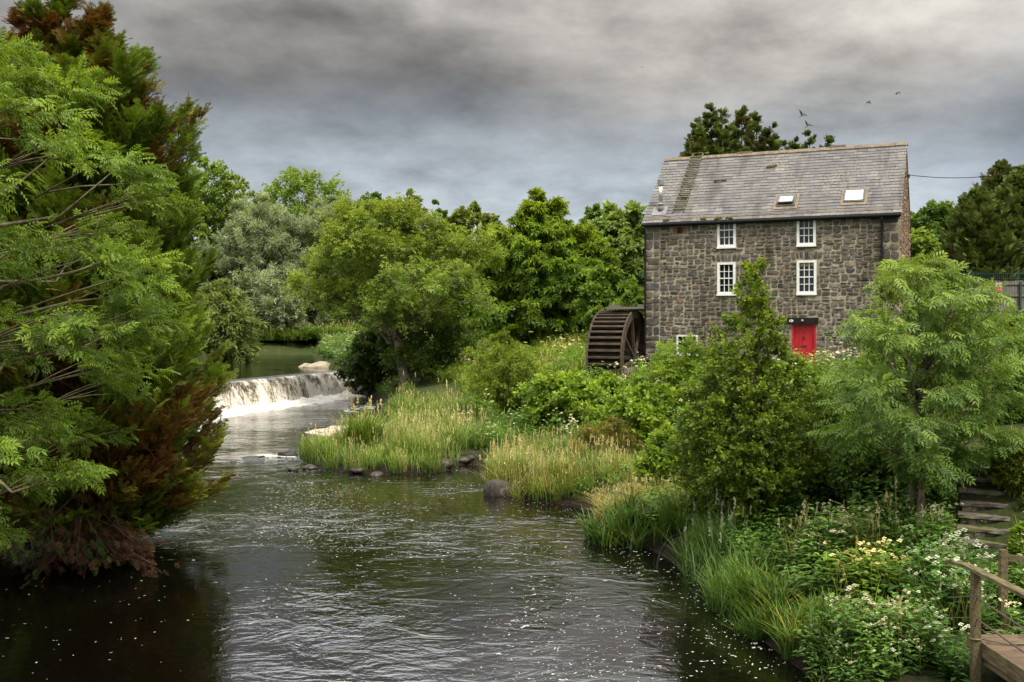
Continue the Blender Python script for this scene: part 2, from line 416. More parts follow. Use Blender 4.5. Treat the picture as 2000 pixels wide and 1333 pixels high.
SUN_EL, SUN_AZ = math.radians(56), math.radians(150)     # azimuth from +Y, clockwise
w = bpy.data.worlds.new('World'); scene.world = w; w.use_nodes = True
def make_world():
    nt = w.node_tree; nt.nodes.clear()
    out = N(nt, 'ShaderNodeOutputWorld')
    sky = N(nt, 'ShaderNodeTexSky', sky_type='NISHITA'); sky.sun_disc = False
    sky.sun_elevation = SUN_EL; sky.sun_rotation = SUN_AZ
    b1 = N(nt, 'ShaderNodeBackground'); b1.inputs[1].default_value = .10; nt.links.new(sky.outputs[0], b1.inputs[0])
    tc = N(nt, 'ShaderNodeTexCoord'); v = tc.outputs['Generated']
    sx = N(nt, 'ShaderNodeSeparateXYZ'); nt.links.new(v, sx.inputs[0])
    el = sx.outputs[2]
    az = mathn(nt, 'ARCTAN2', sx.outputs[0], sx.outputs[1])
    # cloud layer coordinates: a flat deck seen in perspective
    dz = mathn(nt, 'ADD', mathn(nt, 'MAXIMUM', el, 0.0), .26)
    cb = N(nt, 'ShaderNodeCombineXYZ')
    nt.links.new(mathn(nt, 'DIVIDE', sx.outputs[0], dz), cb.inputs[0]); nt.links.new(mathn(nt, 'DIVIDE', sx.outputs[1], dz), cb.inputs[1])
    n1 = N(nt, 'ShaderNodeTexNoise', i_Scale=1.35, i_Detail=9.0, i_Roughness=.57, i_Distortion=.12); nt.links.new(cb.outputs[0], n1.inputs[0])
    n2 = N(nt, 'ShaderNodeTexNoise', i_Scale=4.2, i_Detail=9.0, i_Roughness=.63, i_Distortion=.1); nt.links.new(cb.outputs[0], n2.inputs[0])
    e2 = mathn(nt, 'ADD', el, mathn(nt, 'MULTIPLY', mathn(nt, 'SUBTRACT', n1.outputs[0], .5), .13))
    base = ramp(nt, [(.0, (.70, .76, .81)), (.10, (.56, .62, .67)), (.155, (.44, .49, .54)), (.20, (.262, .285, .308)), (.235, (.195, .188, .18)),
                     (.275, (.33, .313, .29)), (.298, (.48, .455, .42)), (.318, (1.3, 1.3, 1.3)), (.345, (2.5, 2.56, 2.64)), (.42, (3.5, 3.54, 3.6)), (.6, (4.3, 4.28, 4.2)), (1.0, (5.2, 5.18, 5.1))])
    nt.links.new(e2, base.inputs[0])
    # brighter to the right high up (thin cloud), bluish dark at far right
    bri = mathn(nt, 'MULTIPLY', maprange(nt, az, -.12, .26), maprange(nt, el, .14, .28))
    c = mixc(nt, mathn(nt, 'MULTIPLY', bri, .78), base.outputs[0], (.80, .75, .68))
    dk = mathn(nt, 'MULTIPLY', maprange(nt, az, .33, .47), maprange(nt, el, .30, .17))
    c = mixc(nt, mathn(nt, 'MULTIPLY', dk, .6), c, (.18, .21, .25))
    lf = mathn(nt, 'MULTIPLY', maprange(nt, az, -.22, -.45), maprange(nt, el, .17, .28))
    c = mixc(nt, mathn(nt, 'MULTIPLY', lf, .5), c, (.30, .293, .286))
    tex = mathn(nt, 'ADD', mathn(nt, 'MULTIPLY', n1.outputs[0], .75), mathn(nt, 'MULTIPLY', n2.outputs[0], .42))
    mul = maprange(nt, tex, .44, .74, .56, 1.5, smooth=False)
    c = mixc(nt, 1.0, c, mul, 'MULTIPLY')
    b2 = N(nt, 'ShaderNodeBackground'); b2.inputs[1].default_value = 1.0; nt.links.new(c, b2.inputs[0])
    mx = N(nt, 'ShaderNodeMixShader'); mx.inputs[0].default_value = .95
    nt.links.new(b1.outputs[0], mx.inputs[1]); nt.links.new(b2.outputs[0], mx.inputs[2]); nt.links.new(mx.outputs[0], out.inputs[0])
make_world()
sd = bpy.data.lights.new('sun', 'SUN'); sd.energy = 4.3; sd.angle = math.radians(14); sd.color = (1, .95, .84)
so = bpy.data.objects.new('sun', sd); link(so)
sdir = Vector((math.sin(SUN_AZ) * math.cos(SUN_EL), math.cos(SUN_AZ) * math.cos(SUN_EL), math.sin(SUN_EL)))
so.rotation_euler = sdir.to_track_quat('Z', 'Y').to_euler(); so.location = sdir * 60
scene.view_settings.view_transform = 'Standard'; scene.view_settings.look = 'None'; scene.view_settings.exposure = 0
scene.cycles.use_denoising = True
scene.cycles.max_bounces = 7; scene.cycles.diffuse_bounces = 4; scene.cycles.glossy_bounces = 3; scene.cycles.transmission_bounces = 4
scene.cycles.sample_clamp_indirect = 6

# ------------------------------------------------------------------ terrain
LOW = np.array([(6, -20), (9, -20), (9.2, 9), (7.9, 13.3), (6.7, 13.6), (6.15, 13.3), (5.8, 12.6), (5.2, 12.5), (4.7, 13.6), (4.3, 15.6), (3.8, 18.6), (3.7, 22), (3.2, 24.2), (2.2, 25), (2.0, 30), (.3, 31.2), (-.6, 33.5), (-.75, 36), (-.5, 40), (-1.9, 39.5), (-2.7, 36.8), (-5.4, 36.9), (-7.4, 38.8), (-8.5, 42), (-6.6, 45.5), (-5.6, 51), (-7.2, 60), (-8.4, 68), (-10.2, 78), (-13.0, 86.2),
                (-13.6, 86.2), (-18.4, 66), (-21.5, 54), (-16, 46), (-14, 38), (-12.6, 30), (-12, 24), (-12, 15), (-12, 0), (-12, -20)], float)
UP = np.array([(-13.6, 86.2), (-15.5, 92), (-18.5, 99), (-21.5, 120), (-25, 140), (-28, 150), (-34, 152), (-40, 150), (-36, 135), (-31.5, 118), (-31, 105), (-31, 95), (-29, 75), (-24.5, 60), (-21.5, 54), (-18.4, 66)], float)
def seg_dist(P, poly):
    P = np.asarray(P, float); d = np.full(len(P), 1e9); inside = np.zeros(len(P), bool)
    n = len(poly)
    for i in range(n):
        a, b = poly[i], poly[(i + 1) % n]
        ab = b - a; t = np.clip(((P - a) @ ab) / (ab @ ab), 0, 1)
        q = a + t[:, None] * ab
        d = np.minimum(d, np.hypot(*(P - q).T))
        cond = (a[1] > P[:, 1]) != (b[1] > P[:, 1])
        xs = a[0] + (P[:, 1] - a[1]) / (b[1] - a[1] + 1e-12) * ab[0]
        inside ^= cond & (P[:, 0] < xs)
    return np.where(inside, -d, d)
CTRL = np.array([
 (-13, 15, .6), (-16, 15, 2.0), (-22, 15, 3), (-13.5, 25, .8), (-17, 28, 2.2), (-16, 40, 1.2), (-22, 45, 2.6), (-25, 54, 2.8), (-30, 50, 3.2), (-27, 62, 2.7), (-34, 75, 3), (-36, 95, 3), (-36, 115, 3), (-44, 135, 4), (-42, 156, 3.8), (-30, 157, 3.8), (-45, 175, 6), (-20, 170, 5.5),
 (-11, 88, 2.2), (-13.5, 95, 2.6), (-8, 82, 1.7), (-6.2, 70, 1.3), (-5, 60, .8), (-4, 52, .55), (-4.5, 46, .4), (-6, 41, .25), (-2, 45, .55), (.2, 41, .5), (2, 38, .75), (1.2, 34, .4), (3.4, 33, .8), (4, 27, .8), (5, 24, .8), (5, 20, .6), (5.5, 17, .6), (6.5, 15.0, .72), (5.6, 13.4, .35), (7.0, 14.6, .55), (8, 17.6, 1.05), (8.3, 18.5, 1.3), (8.8, 20.4, 2.4), (9.5, 22, 2.8), (12, 20, 3.0), (8, 24, 1.9), (7.45, 19.2, 1.42), (9, 30, 2.5), (6.6, 21, 1.0), (7, 27, 1.5), (5.2, 22.5, .6), (12, 40, 3.0), (17, 44, 3.3), (12.5, 47, 3.15), (6.6, 51, 2.8), (5, 46, 2.0), (3, 46, 1.8), (1.8, 53, 2.3), (0, 60, 2.2), (3, 58, 2.9), (-2, 70, 2.4), (-5, 76, 1.9), (5, 75, 4.0), (5, 90, 4.5), (0, 90, 4.2), (-6, 92, 3.4), (10, 66, 4.2), (20, 70, 4.8), (24, 56, 5.0), (28, 57, 5.7), (32, 60, 6.2), (30, 45, 4.6), (22, 42, 3.7), (33, 80, 7.6), (26, 80, 6.5), (30, 30, 3.8), (20, 30, 3.2), (15, 15, 2.6), (12, 12, 2.0), (20, 0, 3), (10.2, 10, 1.3), (10.5, 4, 1.6), (0, 130, 5), (40, 130, 8), (-10, 110, 4.2), (-70, 100, 6), (-60, 30, 6), (60, 30, 7), (80, 100, 10), (0, 220, 7), (-100, 220, 10), (100, 240, 12), (-14, -20, 3), (14, -20, 3), (-60, -60, 6), (60, -60, 6), (0, 500, 14), (400, 300, 16), (-400, 300, 16), (-400, -300, 12), (400, -300, 12), (0, -400, 10)], float)
def _rbf():
    P = CTRL[:, :2]; D = np.hypot(P[:, None, 0] - P[None, :, 0], P[:, None, 1] - P[None, :, 1])
    A = np.block([[D, np.ones((len(P), 1))], [np.ones((1, len(P))), np.zeros((1, 1))]])
    return np.linalg.solve(A, np.append(CTRL[:, 2], 0))
_W = _rbf()
def ground_z(x, y):
    x = np.atleast_1d(np.asarray(x, float)); y = np.atleast_1d(np.asarray(y, float))
    P = np.stack([x, y], 1)
    D = np.hypot(P[:, None, 0] - CTRL[None, :, 0], P[:, None, 1] - CTRL[None, :, 1])
    z = D @ _W[:-1] + _W[-1]
    z += (fbm(np.stack([x * .35, y * .35, x * 0], 1), 5) - .5) * .35
    dl = seg_dist(P, LOW); du = seg_dist(P, UP)
    z = np.maximum(z, .12)
    z = np.where(dl > 0, np.minimum(z, .04 + dl * .75), np.maximum(-1.3, dl * .6))
    near = (du > 0) & (du < 2.0) & (dl > .9)
    z = np.where(near, np.maximum(z, 1.82 + du * .15), z)
    z = np.where((du <= 0), np.maximum(.8, 1.75 + du * .8), z)
    # wheel pit
    c = np.stack([P[:, 0] - 5.6, P[:, 1] - 51.9], 1)
    lu = c @ np.array([.916, -.4]); lv = c @ np.array([.4, .916])
    z = np.where((lu > -1.8) & (lu < .75) & (np.abs(lv) < 2.9), np.minimum(z, .85), z)
    return z
def gz(x, y): return float(ground_z([x], [y])[0])
def ground_hit(px, py):
    Ys = np.arange(12, 260, .2)
    X = (px - CX) / F_PX * Ys; Z = CAMZ - (py - HY) / F_PX * Ys
    g = ground_z(X, Ys); g = np.where(seg_dist(np.stack([X, Ys], 1), LOW) < 0, 0.0, g)
    k = np.argmax(Z <= g)
    return np.array([X[k], Ys[k], g[k]])

def axis_coords(lo, hi, step, far, growth=1.25):
    mid = list(np.arange(lo, hi + step * .5, step))
    a, s = [lo], step
    while a[-1] > -far: s *= growth; a.append(a[-1] - s)
    b, s = [hi], step
    while b[-1] < far: s *= growth; b.append(b[-1] + s)
    return np.array(a[::-1][:-1] + mid + b[1:])
gx = axis_coords(-42, 36, .5, 700); gy = axis_coords(8, 112, .5, 900)
GX, GY = np.meshgrid(gx, gy)
GZ = np.concatenate([ground_z(GX.ravel()[i:i + 20000], GY.ravel()[i:i + 20000]) for i in range(0, GX.size, 20000)])
nx, ny = len(gx), len(gy)
ii = (np.arange(ny - 1)[:, None] * nx + np.arange(nx - 1)[None, :]).ravel()
quads = np.stack([ii, ii + 1, ii + nx + 1, ii + nx], 1)
g = mesh_obj('ground', np.stack([GX.ravel(), GY.ravel(), GZ], 1), [quads], M['ground'], smooth=True)
tag(g, 'sloping grassy river banks and valley floor', 'ground', kind='structure')

# ------------------------------------------------------------------ water
WEIR = np.array([(-13.3, 87.2), (-18.4, 66), (-21.9, 52.5)], float)
def weir_dist(P):
    d = np.full(len(P), 1e9)
    for a, b in zip(WEIR[:-1], WEIR[1:]):
        ab = b - a; t = np.clip(((P - a) @ ab) / (ab @ ab), 0, 1)
        d = np.minimum(d, np.hypot(*(P - a - t[:, None] * ab).T))
    return d
def build_water():
    xs = np.arange(-24, 12.01, .4); ys = np.arange(-24, 90.01, .4)
    X, Y = np.meshgrid(xs, ys); P = np.stack([X.ravel(), Y.ravel()], 1)
    n = len(xs); m = len(ys)
    i = (np.arange(m - 1)[:, None] * n + np.arange(n - 1)[None, :]).ravel()
    Q = np.stack([i, i + 1, i + n + 1, i + n], 1)
    cen = P[Q].mean(1)
    Q = Q[seg_dist(cen, LOW) < 1.6]
    # keep off the upstream side of the weir
    side = []
    dw = weir_dist(P); x, y = P[:, 0], P[:, 1]
    shore = -seg_dist(P, LOW)
    dens = .07 + .20 * np.clip((x + 1.5) / 4, 0, 1) * np.clip((27 - y) / 6, 0, 1)
    dens += .22 * np.exp(-((x - 1) / 3.2) ** 2 - ((y - 34) / 5) ** 2)
    dens += .22 * np.exp(-np.clip(shore, 0, 9) / .9) * (x > -3)
    dens += .35 * np.clip((y - 44) / 10, 0, 1)
    core = np.exp(-((x + 5.4 + (y - 28) * .22) / 1.3) ** 2) * np.clip((y - 20) / 8, 0, 1) * np.clip((48 - y) / 5, 0, 1)
    dens += .65 * core
    wx = x + 1.6 * (fbm(np.stack([x * .25, y * .18, x * 0], 1), 77) - .5) * 3
    lump = .55 * fbm(np.stack([wx * 1.3, y * .22, x * 0], 1), 31) + .45 * fbm(np.stack([x * .6, y * .6, x * 0], 1), 32)
    dens = np.clip(dens * np.clip((lump - .40) * 5.5, .02, 2.2), 0, .93)
    dens *= np.where((x < -5.5) & (y < 24), .35, 1)
    ch = .78 * np.exp(-np.clip(dw - 1.1, 0, 99) / 2.1) + .30 * np.exp(-dw / 7) 
    ch += .36 * np.exp(-((x + 6.8) / 2.0) ** 2 - ((y - 54) / 5.5) ** 2) + .36 * np.exp(-((x + 9.5) / 2.2) ** 2 - ((y - 68) / 8.0) ** 2)
    ch += .24 * core
    rock = np.exp(-((x + 10) / 2.3) ** 2 - ((y - 41.9) / 1.5) ** 2)
    ch += .46 * rock * (.55 + .9 * fbm(np.stack([x * .8, y * .8, x * 0], 1), 63))
    ch += .04 * np.clip((y - 46) / 20, 0, 1)
    br = np.exp(-((x + 1) / 5) ** 2 - ((y - 36) / 9) ** 2)  # brown tint painted in for bank reflections and peaty shallows
    calm = 1 - .75 * np.clip((-3.6 - x) / 2.2, 0, 1) * np.clip((25 - y) / 4, 0, 1)
    calm += 1.6 * rock + .5 * np.clip((y - 40) / 12, 0, 1)
    calm *= 1 - .5 * np.clip((x + 3) / 2.5, 0, 1) * np.clip((25 - y) / 5, 0, 1)
    C = np.stack([dens, np.clip(ch, 0, 1), br, calm], 1)
    zz = np.zeros(len(P))
    o = mesh_obj('river_water', np.stack([x, y, zz], 1), [Q], M['water'], C=C, smooth=True)
    tag(o, 'dark peaty river below the weir flecked with foam', 'water', kind='structure')
build_water()
def build_pool():
    poly = [(-13.3, 87.2), (-12.6, 92), (-15, 101), (-19, 120), (-22, 140), (-24, 154), (-34, 158), (-44, 155), (-41, 135), (-36, 118), (-34, 100), (-33, 75), (-27.5, 58), (-22.4, 52.5), (-18.9, 66)]
    V = [Vector((*p, 1.75)) for p in poly]
    T = tessellate_polygon([V])
    T = [t if (V[t[1]] - V[t[0]]).cross(V[t[2]] - V[t[0]]).z > 0 else t[::-1] for t in T]
    o = mesh_obj('pool_water', np.array([(*p, 1.75) for p in poly]), [np.array(T)], M['pool'])
    tag(o, 'still dark green mill pool held above the weir', 'water', kind='structure')
build_pool()
def build_weir():
    # resampled crest
    seg = []
    for a, b in zip(WEIR[:-1], WEIR[1:]):
        k = int(np.hypot(*(b - a)) / .09)
        seg += [a + (b - a) * t for t in np.arange(k) / k]
    L = np.array(seg + [WEIR[-1]]); n = len(L)
    T = norm(np.gradient(L, axis=0)); Nn = np.stack([-T[:, 1], T[:, 0]], 1)
    if Nn[0, 0] < 0: Nn = -Nn
    s = np.arange(n) * .09
    # body
    prof = [(-1.7, -1.0), (-1.7, 1.55), (-.75, 1.80), (.0, 1.80), (.22, 1.60), (.34, -1.0)]
    sub = list(range(0, n, 12)) + [n - 1]
    V, Q = [], []
    for k, i in enumerate(sub):
        for (d, z) in prof: V.append((*(L[i] + Nn[i] * d), z))
    m = len(prof)
    for k in range(len(sub) - 1):
        for j in range(m):
            a, b = k * m + j, k * m + (j + 1) % m
            Q.append((a, b, b + m, a + m))
    wb = mesh_obj('weir', V, [np.array(Q)], M['rock'], smooth=False)
    tag(wb, 'long low stone weir spanning the river with water pouring over it', 'weir')
    # crest film + falling sheet
    tt = np.linspace(0, 1, 26)
    out = np.where(tt < .16, -.95 + tt / .16 * 1.0, .05 + (np.clip((tt - .16) / .84, 0, 1)) ** .62 * .95)
    zz = np.where(tt < .16, 1.83 - .02 * (tt / .16), 1.81 * (1 - np.clip((tt - .16) / .84, 0, 1) ** 1.45))
    S, G = np.meshgrid(s, tt, indexing='ij')
    wob = (fbm(np.stack([S * 1.6, G * .9, S * 0], -1), 3, 4) - .5) * .55 + (fbm(np.stack([S * .35, G * .2, S * 0 + 4], -1), 8, 2) - .5) * .6
    wob *= np.clip((G - .12) * 3, 0, 1)
    O = out[None, :] + wob
    Vx = L[:, None, :] + Nn[:, None, :] * O[..., None]
    Z = np.broadcast_to(zz, O.shape) + (fbm(np.stack([S * 2, G * 2, S * 0 + 9], -1), 12) - .5) * .05 * np.clip(G * 3, 0, 1)
    gate = np.clip((S - .6) / .5, 0, 1)
    V = np.concatenate([Vx, Z[..., None]], -1).reshape(-1, 3)
    m = len(tt)
    i = (np.arange(n - 1)[:, None] * m + np.arange(m - 1)[None, :]).ravel()
    C = np.stack([S.ravel() / 40, G.ravel(), G.ravel() * 0], 1)
    o = mesh_obj('waterfall_water', V, [np.stack([i, i + m, i + m + 1, i + 1], 1)], M['fall'], C=C, smooth=True)
    tag(o, 'white curtain of water falling over the weir crest', 'waterfall', kind='structure')
    # boiling foam at the foot
    ts = np.linspace(0, 1, 12); S, G = np.meshgrid(s[::2], ts, indexing='ij')
    Ls, Ns = L[::2], Nn[::2]
    wid = .9 + 1.0 * fbm(np.stack([S * .5, S * 0, S * 0], -1), 22)
    O = .55 + G * wid
    h = (.34 * np.sin(np.pi * np.clip(G * .8 + .2, 0, 1)) * fbm(np.stack([S * 1.5, G * 3, S * 0], -1), 41, 4) * 1.5) - .05 - .06 * (G > .95)
    V = np.concatenate([Ls[:, None, :] + Ns[:, None, :] * O[..., None], h[..., None]], -1).reshape(-1, 3)
    n2, m2 = S.shape
    i = (np.arange(n2 - 1)[:, None] * m2 + np.arange(m2 - 1)[None, :]).ravel()
    o = mesh_obj('foam', V, [np.stack([i, i + m2, i + m2 + 1, i + 1], 1)], surf_mat('white_foam', (.82, .79, .74), (.62, .58, .5), 2.5, .9, .1, .8, 9, dist=.08), smooth=True)
    tag(o, 'band of boiling white foam along the foot of the weir', 'foam', kind='stuff')
build_weir()
def foam_patch():
    pts = [at(700, 855, 49.5), at(745, 828, 57), at(775, 826, 57.5), at(785, 845, 52), at(760, 858, 49), at(722, 868, 46.6)]
    c = np.mean([p[:2] for p in pts], 0)
    V, Q = [], []
    K, R = 40, 10
    P2 = np.array([p[:2] for p in pts])
    ang = np.arctan2(P2[:, 1] - c[1], P2[:, 0] - c[0]); rad = np.hypot(*(P2 - c).T)
    o_ = np.argsort(ang)
    th = np.arange(K) / K * 2 * np.pi - np.pi
    rr = np.interp(th, ang[o_], rad[o_], period=2 * np.pi)
    for r in range(R + 1):
        f = r / R
        for k in range(K):
            x, y = c + f * rr[k] * np.array([math.cos(th[k]), math.sin(th[k])]) * (1 + .22 * (random.random() - .5) * f)
            z = .16 * (1 - f ** 3) - .02 + .05 * random.random() * (f < .95)
            V.append((x, y, z))
    for r in range(R):
        for k in range(K):
            Q.append((r * K + k, r * K + (k + 1) % K, (r + 1) * K + (k + 1) % K, (r + 1) * K + k))
    o = mesh_obj('foam', V, [np.array(Q)], M['foam'], smooth=True)
    tag(o, 'cream coloured raft of foam trapped behind the grassy islet', 'foam', kind='stuff')
foam_patch()
# ------------------------------------------------------------------ the mill
MX, MY, MZ0 = 6.59, 52.0, 2.5
ML, MW = 11.84, 8.24
U2, V2 = np.array([.9165, -.400]), np.array([.400, .9165])
H_E, H_R = 10.50 - MZ0, 14.12 - MZ0
mill = empty('stone_mill', (MX, MY, MZ0), math.atan2(-.400, .9165))
tag(mill, 'three storey rubble stone watermill with slate roof and red door', 'mill')
def mill_s(px):
    k = (px - CX) / F_PX
    return (k * MY - MX) / (U2[0] - k * U2[1])
def mill_z(px, py):
    s = mill_s(px); Y = MY + s * U2[1]
    return CAMZ - (py - HY) / F_PX * Y - MZ0
OPEN = {}
for nm, (x0, x1, y0, y1) in dict(w1=(1401, 1437, 431, 483), w2=(1556, 1593, 427, 479.5), w3=(1401, 1436.5, 513, 575), w4=(1556, 1594.5, 509, 574),
                                 w5=(1322, 1363, 655, 692), door=(1547, 1594, 632, 718), hole=(1322, 1333, 444, 457)).items():
    xm = (x0 + x1) / 2
    OPEN[nm] = (mill_s(x0), mill_s(x1), mill_z(xm, y1), mill_z(xm, y0))
LINTEL = (mill_s(1537), mill_s(1599), mill_z(1568, 633), mill_z(1568, 621))
def merge(name, parts, parent=None):
    V, C, F4, F3, I4, I3, mats, n = [], [], [], [], [], [], [], 0
    for mb, mat in parts:
        if mat not in mats: mats.append(mat)
        k = mats.index(mat)
        V += mb.V; C += mb.C
        for f in mb.F4: F4.append(f + n); I4.append(np.full(len(f), k))
        for f in mb.F3: F3.append(f + n); I3.append(np.full(len(f), k))
        n += mb.n
    fs, idx = [], []
    if F4: fs.append(np.concatenate(F4)); idx += I4
    if F3: fs.append(np.concatenate(F3)); idx += I3
    return mesh_obj(name, np.concatenate(V), fs, mats, parent, np.concatenate(C), np.concatenate(idx))
def rubble(mb, length, rows_top, openings, rg, to_world, top_fn=None, corner=True):
    """random rubble: recursive uneven splits of the wall face; to_world maps (x, depth, z)"""
    def clip(c):
        for (a, b, lo, hi) in openings:
            x0, x1, z0, z1 = c
            if x1 <= a - .02 or x0 >= b + .02 or z1 <= lo - .02 or z0 >= hi + .02: continue
            opts = [(x0, min(x1, a - .02), z0, z1), (max(x0, b + .02), x1, z0, z1), (x0, x1, z0, min(z1, lo - .02)), (x0, x1, max(z0, hi + .02), z1)]
            c = max(opts, key=lambda q: max(q[1] - q[0], 0) * max(q[3] - q[2], 0))
            if c[1] - c[0] < .05 or c[3] - c[2] < .05: return None
        return c
    def emit(x0, x1, z0, z1):
        c = clip((x0, x1, z0, z1))
        if c is None: return
        if top_fn is not None:
            lo, hi = top_fn(c[3])
            c = (max(c[0], lo), min(c[1], hi), c[2], c[3])
        if c[1] - c[0] < .06: return
        stone(mb, *c, rg, to_world)
    def split(x0, x1, z0, z1, d=0):
        w, h = x1 - x0, z1 - z0
        tw, th = rg.uniform(.32, .74), rg.uniform(.18, .40)
        if w <= tw and h <= th: return emit(x0, x1, z0, z1)
        if w / 1.9 > h or h <= th:
            if w < .30: return emit(x0, x1, z0, z1)
            m_ = x0 + w * rg.uniform(.32, .68); split(x0, m_, z0, z1, d + 1); split(m_, x1, z0, z1, d + 1)
        else:
            if h < .20: return emit(x0, x1, z0, z1)
            m_ = z0 + h * rg.uniform(.32, .68); split(x0, x1, z0, m_, d + 1); split(x0, x1, m_, z1, d + 1)
    z = -.15
    while z < rows_top - .1:
        z1 = min(z + rg.uniform(.35, .8), rows_top)
        x = .02
        if corner:
            zz = z
            while zz < z1 - .12:
                zq = min(zz + rg.uniform(.30, .46), z1)
                if z1 - zq < .12: zq = z1
                emit(.02, .74, zz, zq) if rg.random() < .62 else (emit(.02, .40, zz, zq), emit(.40, .74, zz, zq)); emit(length - .74, length - .02, zz, zq) if rg.random() < .5 else (emit(length - .40, length - .02, zz, zq), emit(length - .74, length - .40, zz, zq)); zz = zq
            x = .75
            emit_lo, emit_hi = .75, length - .75
        else: emit_lo, emit_hi = .02, length - .02
        x = emit_lo
        while x < emit_hi:
            x1 = min(x + rg.uniform(1.0, 2.6), emit_hi)
            if emit_hi - x1 < .4: x1 = emit_hi
            split(x, x1, z, z1); x = x1
        z = z1
def stone(mb, x0, x1, z0, z1, rg, tw):
    gap = rg.uniform(.010, .034)
    cx, cz = (x0 + x1) / 2 + rg.uniform(-.01, .01), (z0 + z1) / 2 + rg.uniform(-.012, .012)
    a, b = (x1 - x0) / 2 - gap, (z1 - z0) / 2 - gap
    if a < .03 or b < .02: return
    n = 12; V = []
    th = np.arange(n) / n * 2 * np.pi + rg.uniform(0, .4)
    pw = rg.uniform(.34, .68)
    ct, st = np.cos(th), np.sin(th)
    ex = np.sign(ct) * np.abs(ct) ** pw * a * (1 + rg.normal(0, .09, n)); ez = np.sign(st) * np.abs(st) ** pw * b * (1 + rg.normal(0, .12, n))
    ex = np.clip(ex, -a - .01, a + .01); ez = np.clip(ez, -b - .012, b + .012)
    dep = rg.uniform(.018, .05)
    tilt = rg.normal(0, .012, 2)
    ring0 = [tw(cx + ex[i], .0, cz + ez[i]) for i in range(n)]
    ring1 = [tw(cx + ex[i] * .86, -dep + tilt[0] * ct[i] + tilt[1] * st[i] + rg.normal(0, .004), cz + ez[i] * .84) for i in range(n)]
    cen = [tw(cx, -dep - rg.uniform(0, .012), cz)]
    k = rg.random()
    base = np.array((.108, .094, .080)) if k < .42 else np.array((.138, .117, .092)) if k < .74 else np.array((.082, .079, .077)) if k < .86 else np.array((.165, .138, .105)) if k < .985 else np.array((.15, .10, .075))
    c = base * rg.uniform(.85, 1.6)
    Q = [(i, (i + 1) % n, n + (i + 1) % n, n + i) for i in range(n)]
    T = [(n + i, n + (i + 1) % n, 2 * n) for i in range(n)]
    mb.add(ring0 + ring1 + cen, Q, T, c=c)
def build_mill():
    rg = np.random.default_rng(21)
    # mortar shells: front wall as a pierced grid
    ops = [OPEN[k] for k in ('w1', 'w2', 'w3', 'w4', 'w5', 'door', 'hole')]
    xs = sorted({0.0, ML, *[o[0] for o in ops], *[o[1] for o in ops]}); zs = sorted({-1.6, H_E + .1, *[o[2] for o in ops], *[o[3] for o in ops]})
    mb = MB()
    for i in range(len(xs) - 1):
        for j in range(len(zs) - 1):
            mx_, mz_ = (xs[i] + xs[i + 1]) / 2, (zs[j] + zs[j + 1]) / 2
            if any(o[0] < mx_ < o[1] and o[2] < mz_ < o[3] for o in ops): continue
            mb.add([(xs[i], 0, zs[j]), (xs[i + 1], 0, zs[j]), (xs[i + 1], 0, zs[j + 1]), (xs[i], 0, zs[j + 1])], [(0, 1, 2, 3)])
    for (a, b, c, d) in ops:
        for q in ([(a, 0, c), (a, .45, c), (a, .45, d), (a, 0, d)], [(b, 0, c), (b, 0, d), (b, .45, d), (b, .45, c)],
                  [(a, 0, d), (a, .45, d), (b, .45, d), (b, 0, d)], [(a, 0, c), (b, 0, c), (b, .45, c), (a, .45, c)],
                  [(a, .45, c), (b, .45, c), (b, .45, d), (a, .45, d)]):
            mb.add(q, [(0, 1, 2, 3)])
    for x, o in ((0, (0, 3, 2, 1, 4)), (ML, None)):
        P = [(x, 0, -1.6), (x, MW, -1.6), (x, MW, H_E + .1), (x, MW / 2, H_R - .12), (x, 0, H_E + .1)]
        mb.add(P, [(0, 1, 2, 4)], [(4, 2, 3)])
    mb.add([(0, MW, -1.6), (ML, MW, -1.6), (ML, MW, H_E + .1), (0, MW, H_E + .1)], [(1, 0, 3, 2)])
    # facade stones
    sb = MB()
    blk = ops[:5] + [OPEN['door']] + [(OPEN['hole'][0] - .22, OPEN['hole'][1] + .22, OPEN['hole'][2] - .02, OPEN['hole'][3] + .02), LINTEL]
    # flat arches above the middle windows
    arches = []
    for k in ('w3', 'w4'):
        a, b, c, d = OPEN[k]; arches.append((a - .22, b + .22, d + .03, d + .45))
    rubble(sb, ML, H_E - .12, blk + arches, rg, lambda x, y, z: (x, y, z))
    for (a, b, c, d) in arches:
        n = 7; ws = rg.uniform(.7, 1.3, n); ws = np.cumsum(ws / ws.sum())
        p = a
        for q in ws:
            x1 = a + (b - a) * q; mid = (p + x1) / 2; lean = (mid - (a + b) / 2) * .35
            stone(sb, p, x1, c, d - rg.uniform(0, .07), rg, lambda x, y, z, l=lean, c=c: (x + l * (z - c), y, z)); p = x1
    gb = MB()
    def tf(z):
        if z < H_E: return (.02, MW - .02)
        f = (z - H_E) / (H_R - H_E) * MW / 2 + .25
        return (f, MW - f)
    rubble(gb, MW, H_R, [], rg, lambda x, y, z: (ML - y, x, z), tf)
    rubble(gb, MW, H_R, [], rg, lambda x, y, z: (y, MW - x, z), tf)
    for k in range(len(gb.C)): gb.C[k] = gb.C[k] * np.array((1.5, 1.2, 1.05)) + np.array((.05, .03, .022))
    wall = merge('wall', [(mb, M['mortar']), (sb, M['stone']), (gb, M['stone'])], mill)
    # old brick jambs of the little vent hole
    a0, b0, c0, d0 = OPEN['hole']
    for sx in (-1, 1):
        b = MB()
        for k in range(3):
            x = (a0 - .2 if sx < 0 else b0 + .02); z = c0 + k * (d0 - c0) / 3
            b.box(x, x + .18, -.03, .06, z + .008, z + (d0 - c0) / 3 - .008)
        b.build('vent_jamb', M['brick'], wall)
    b = MB()
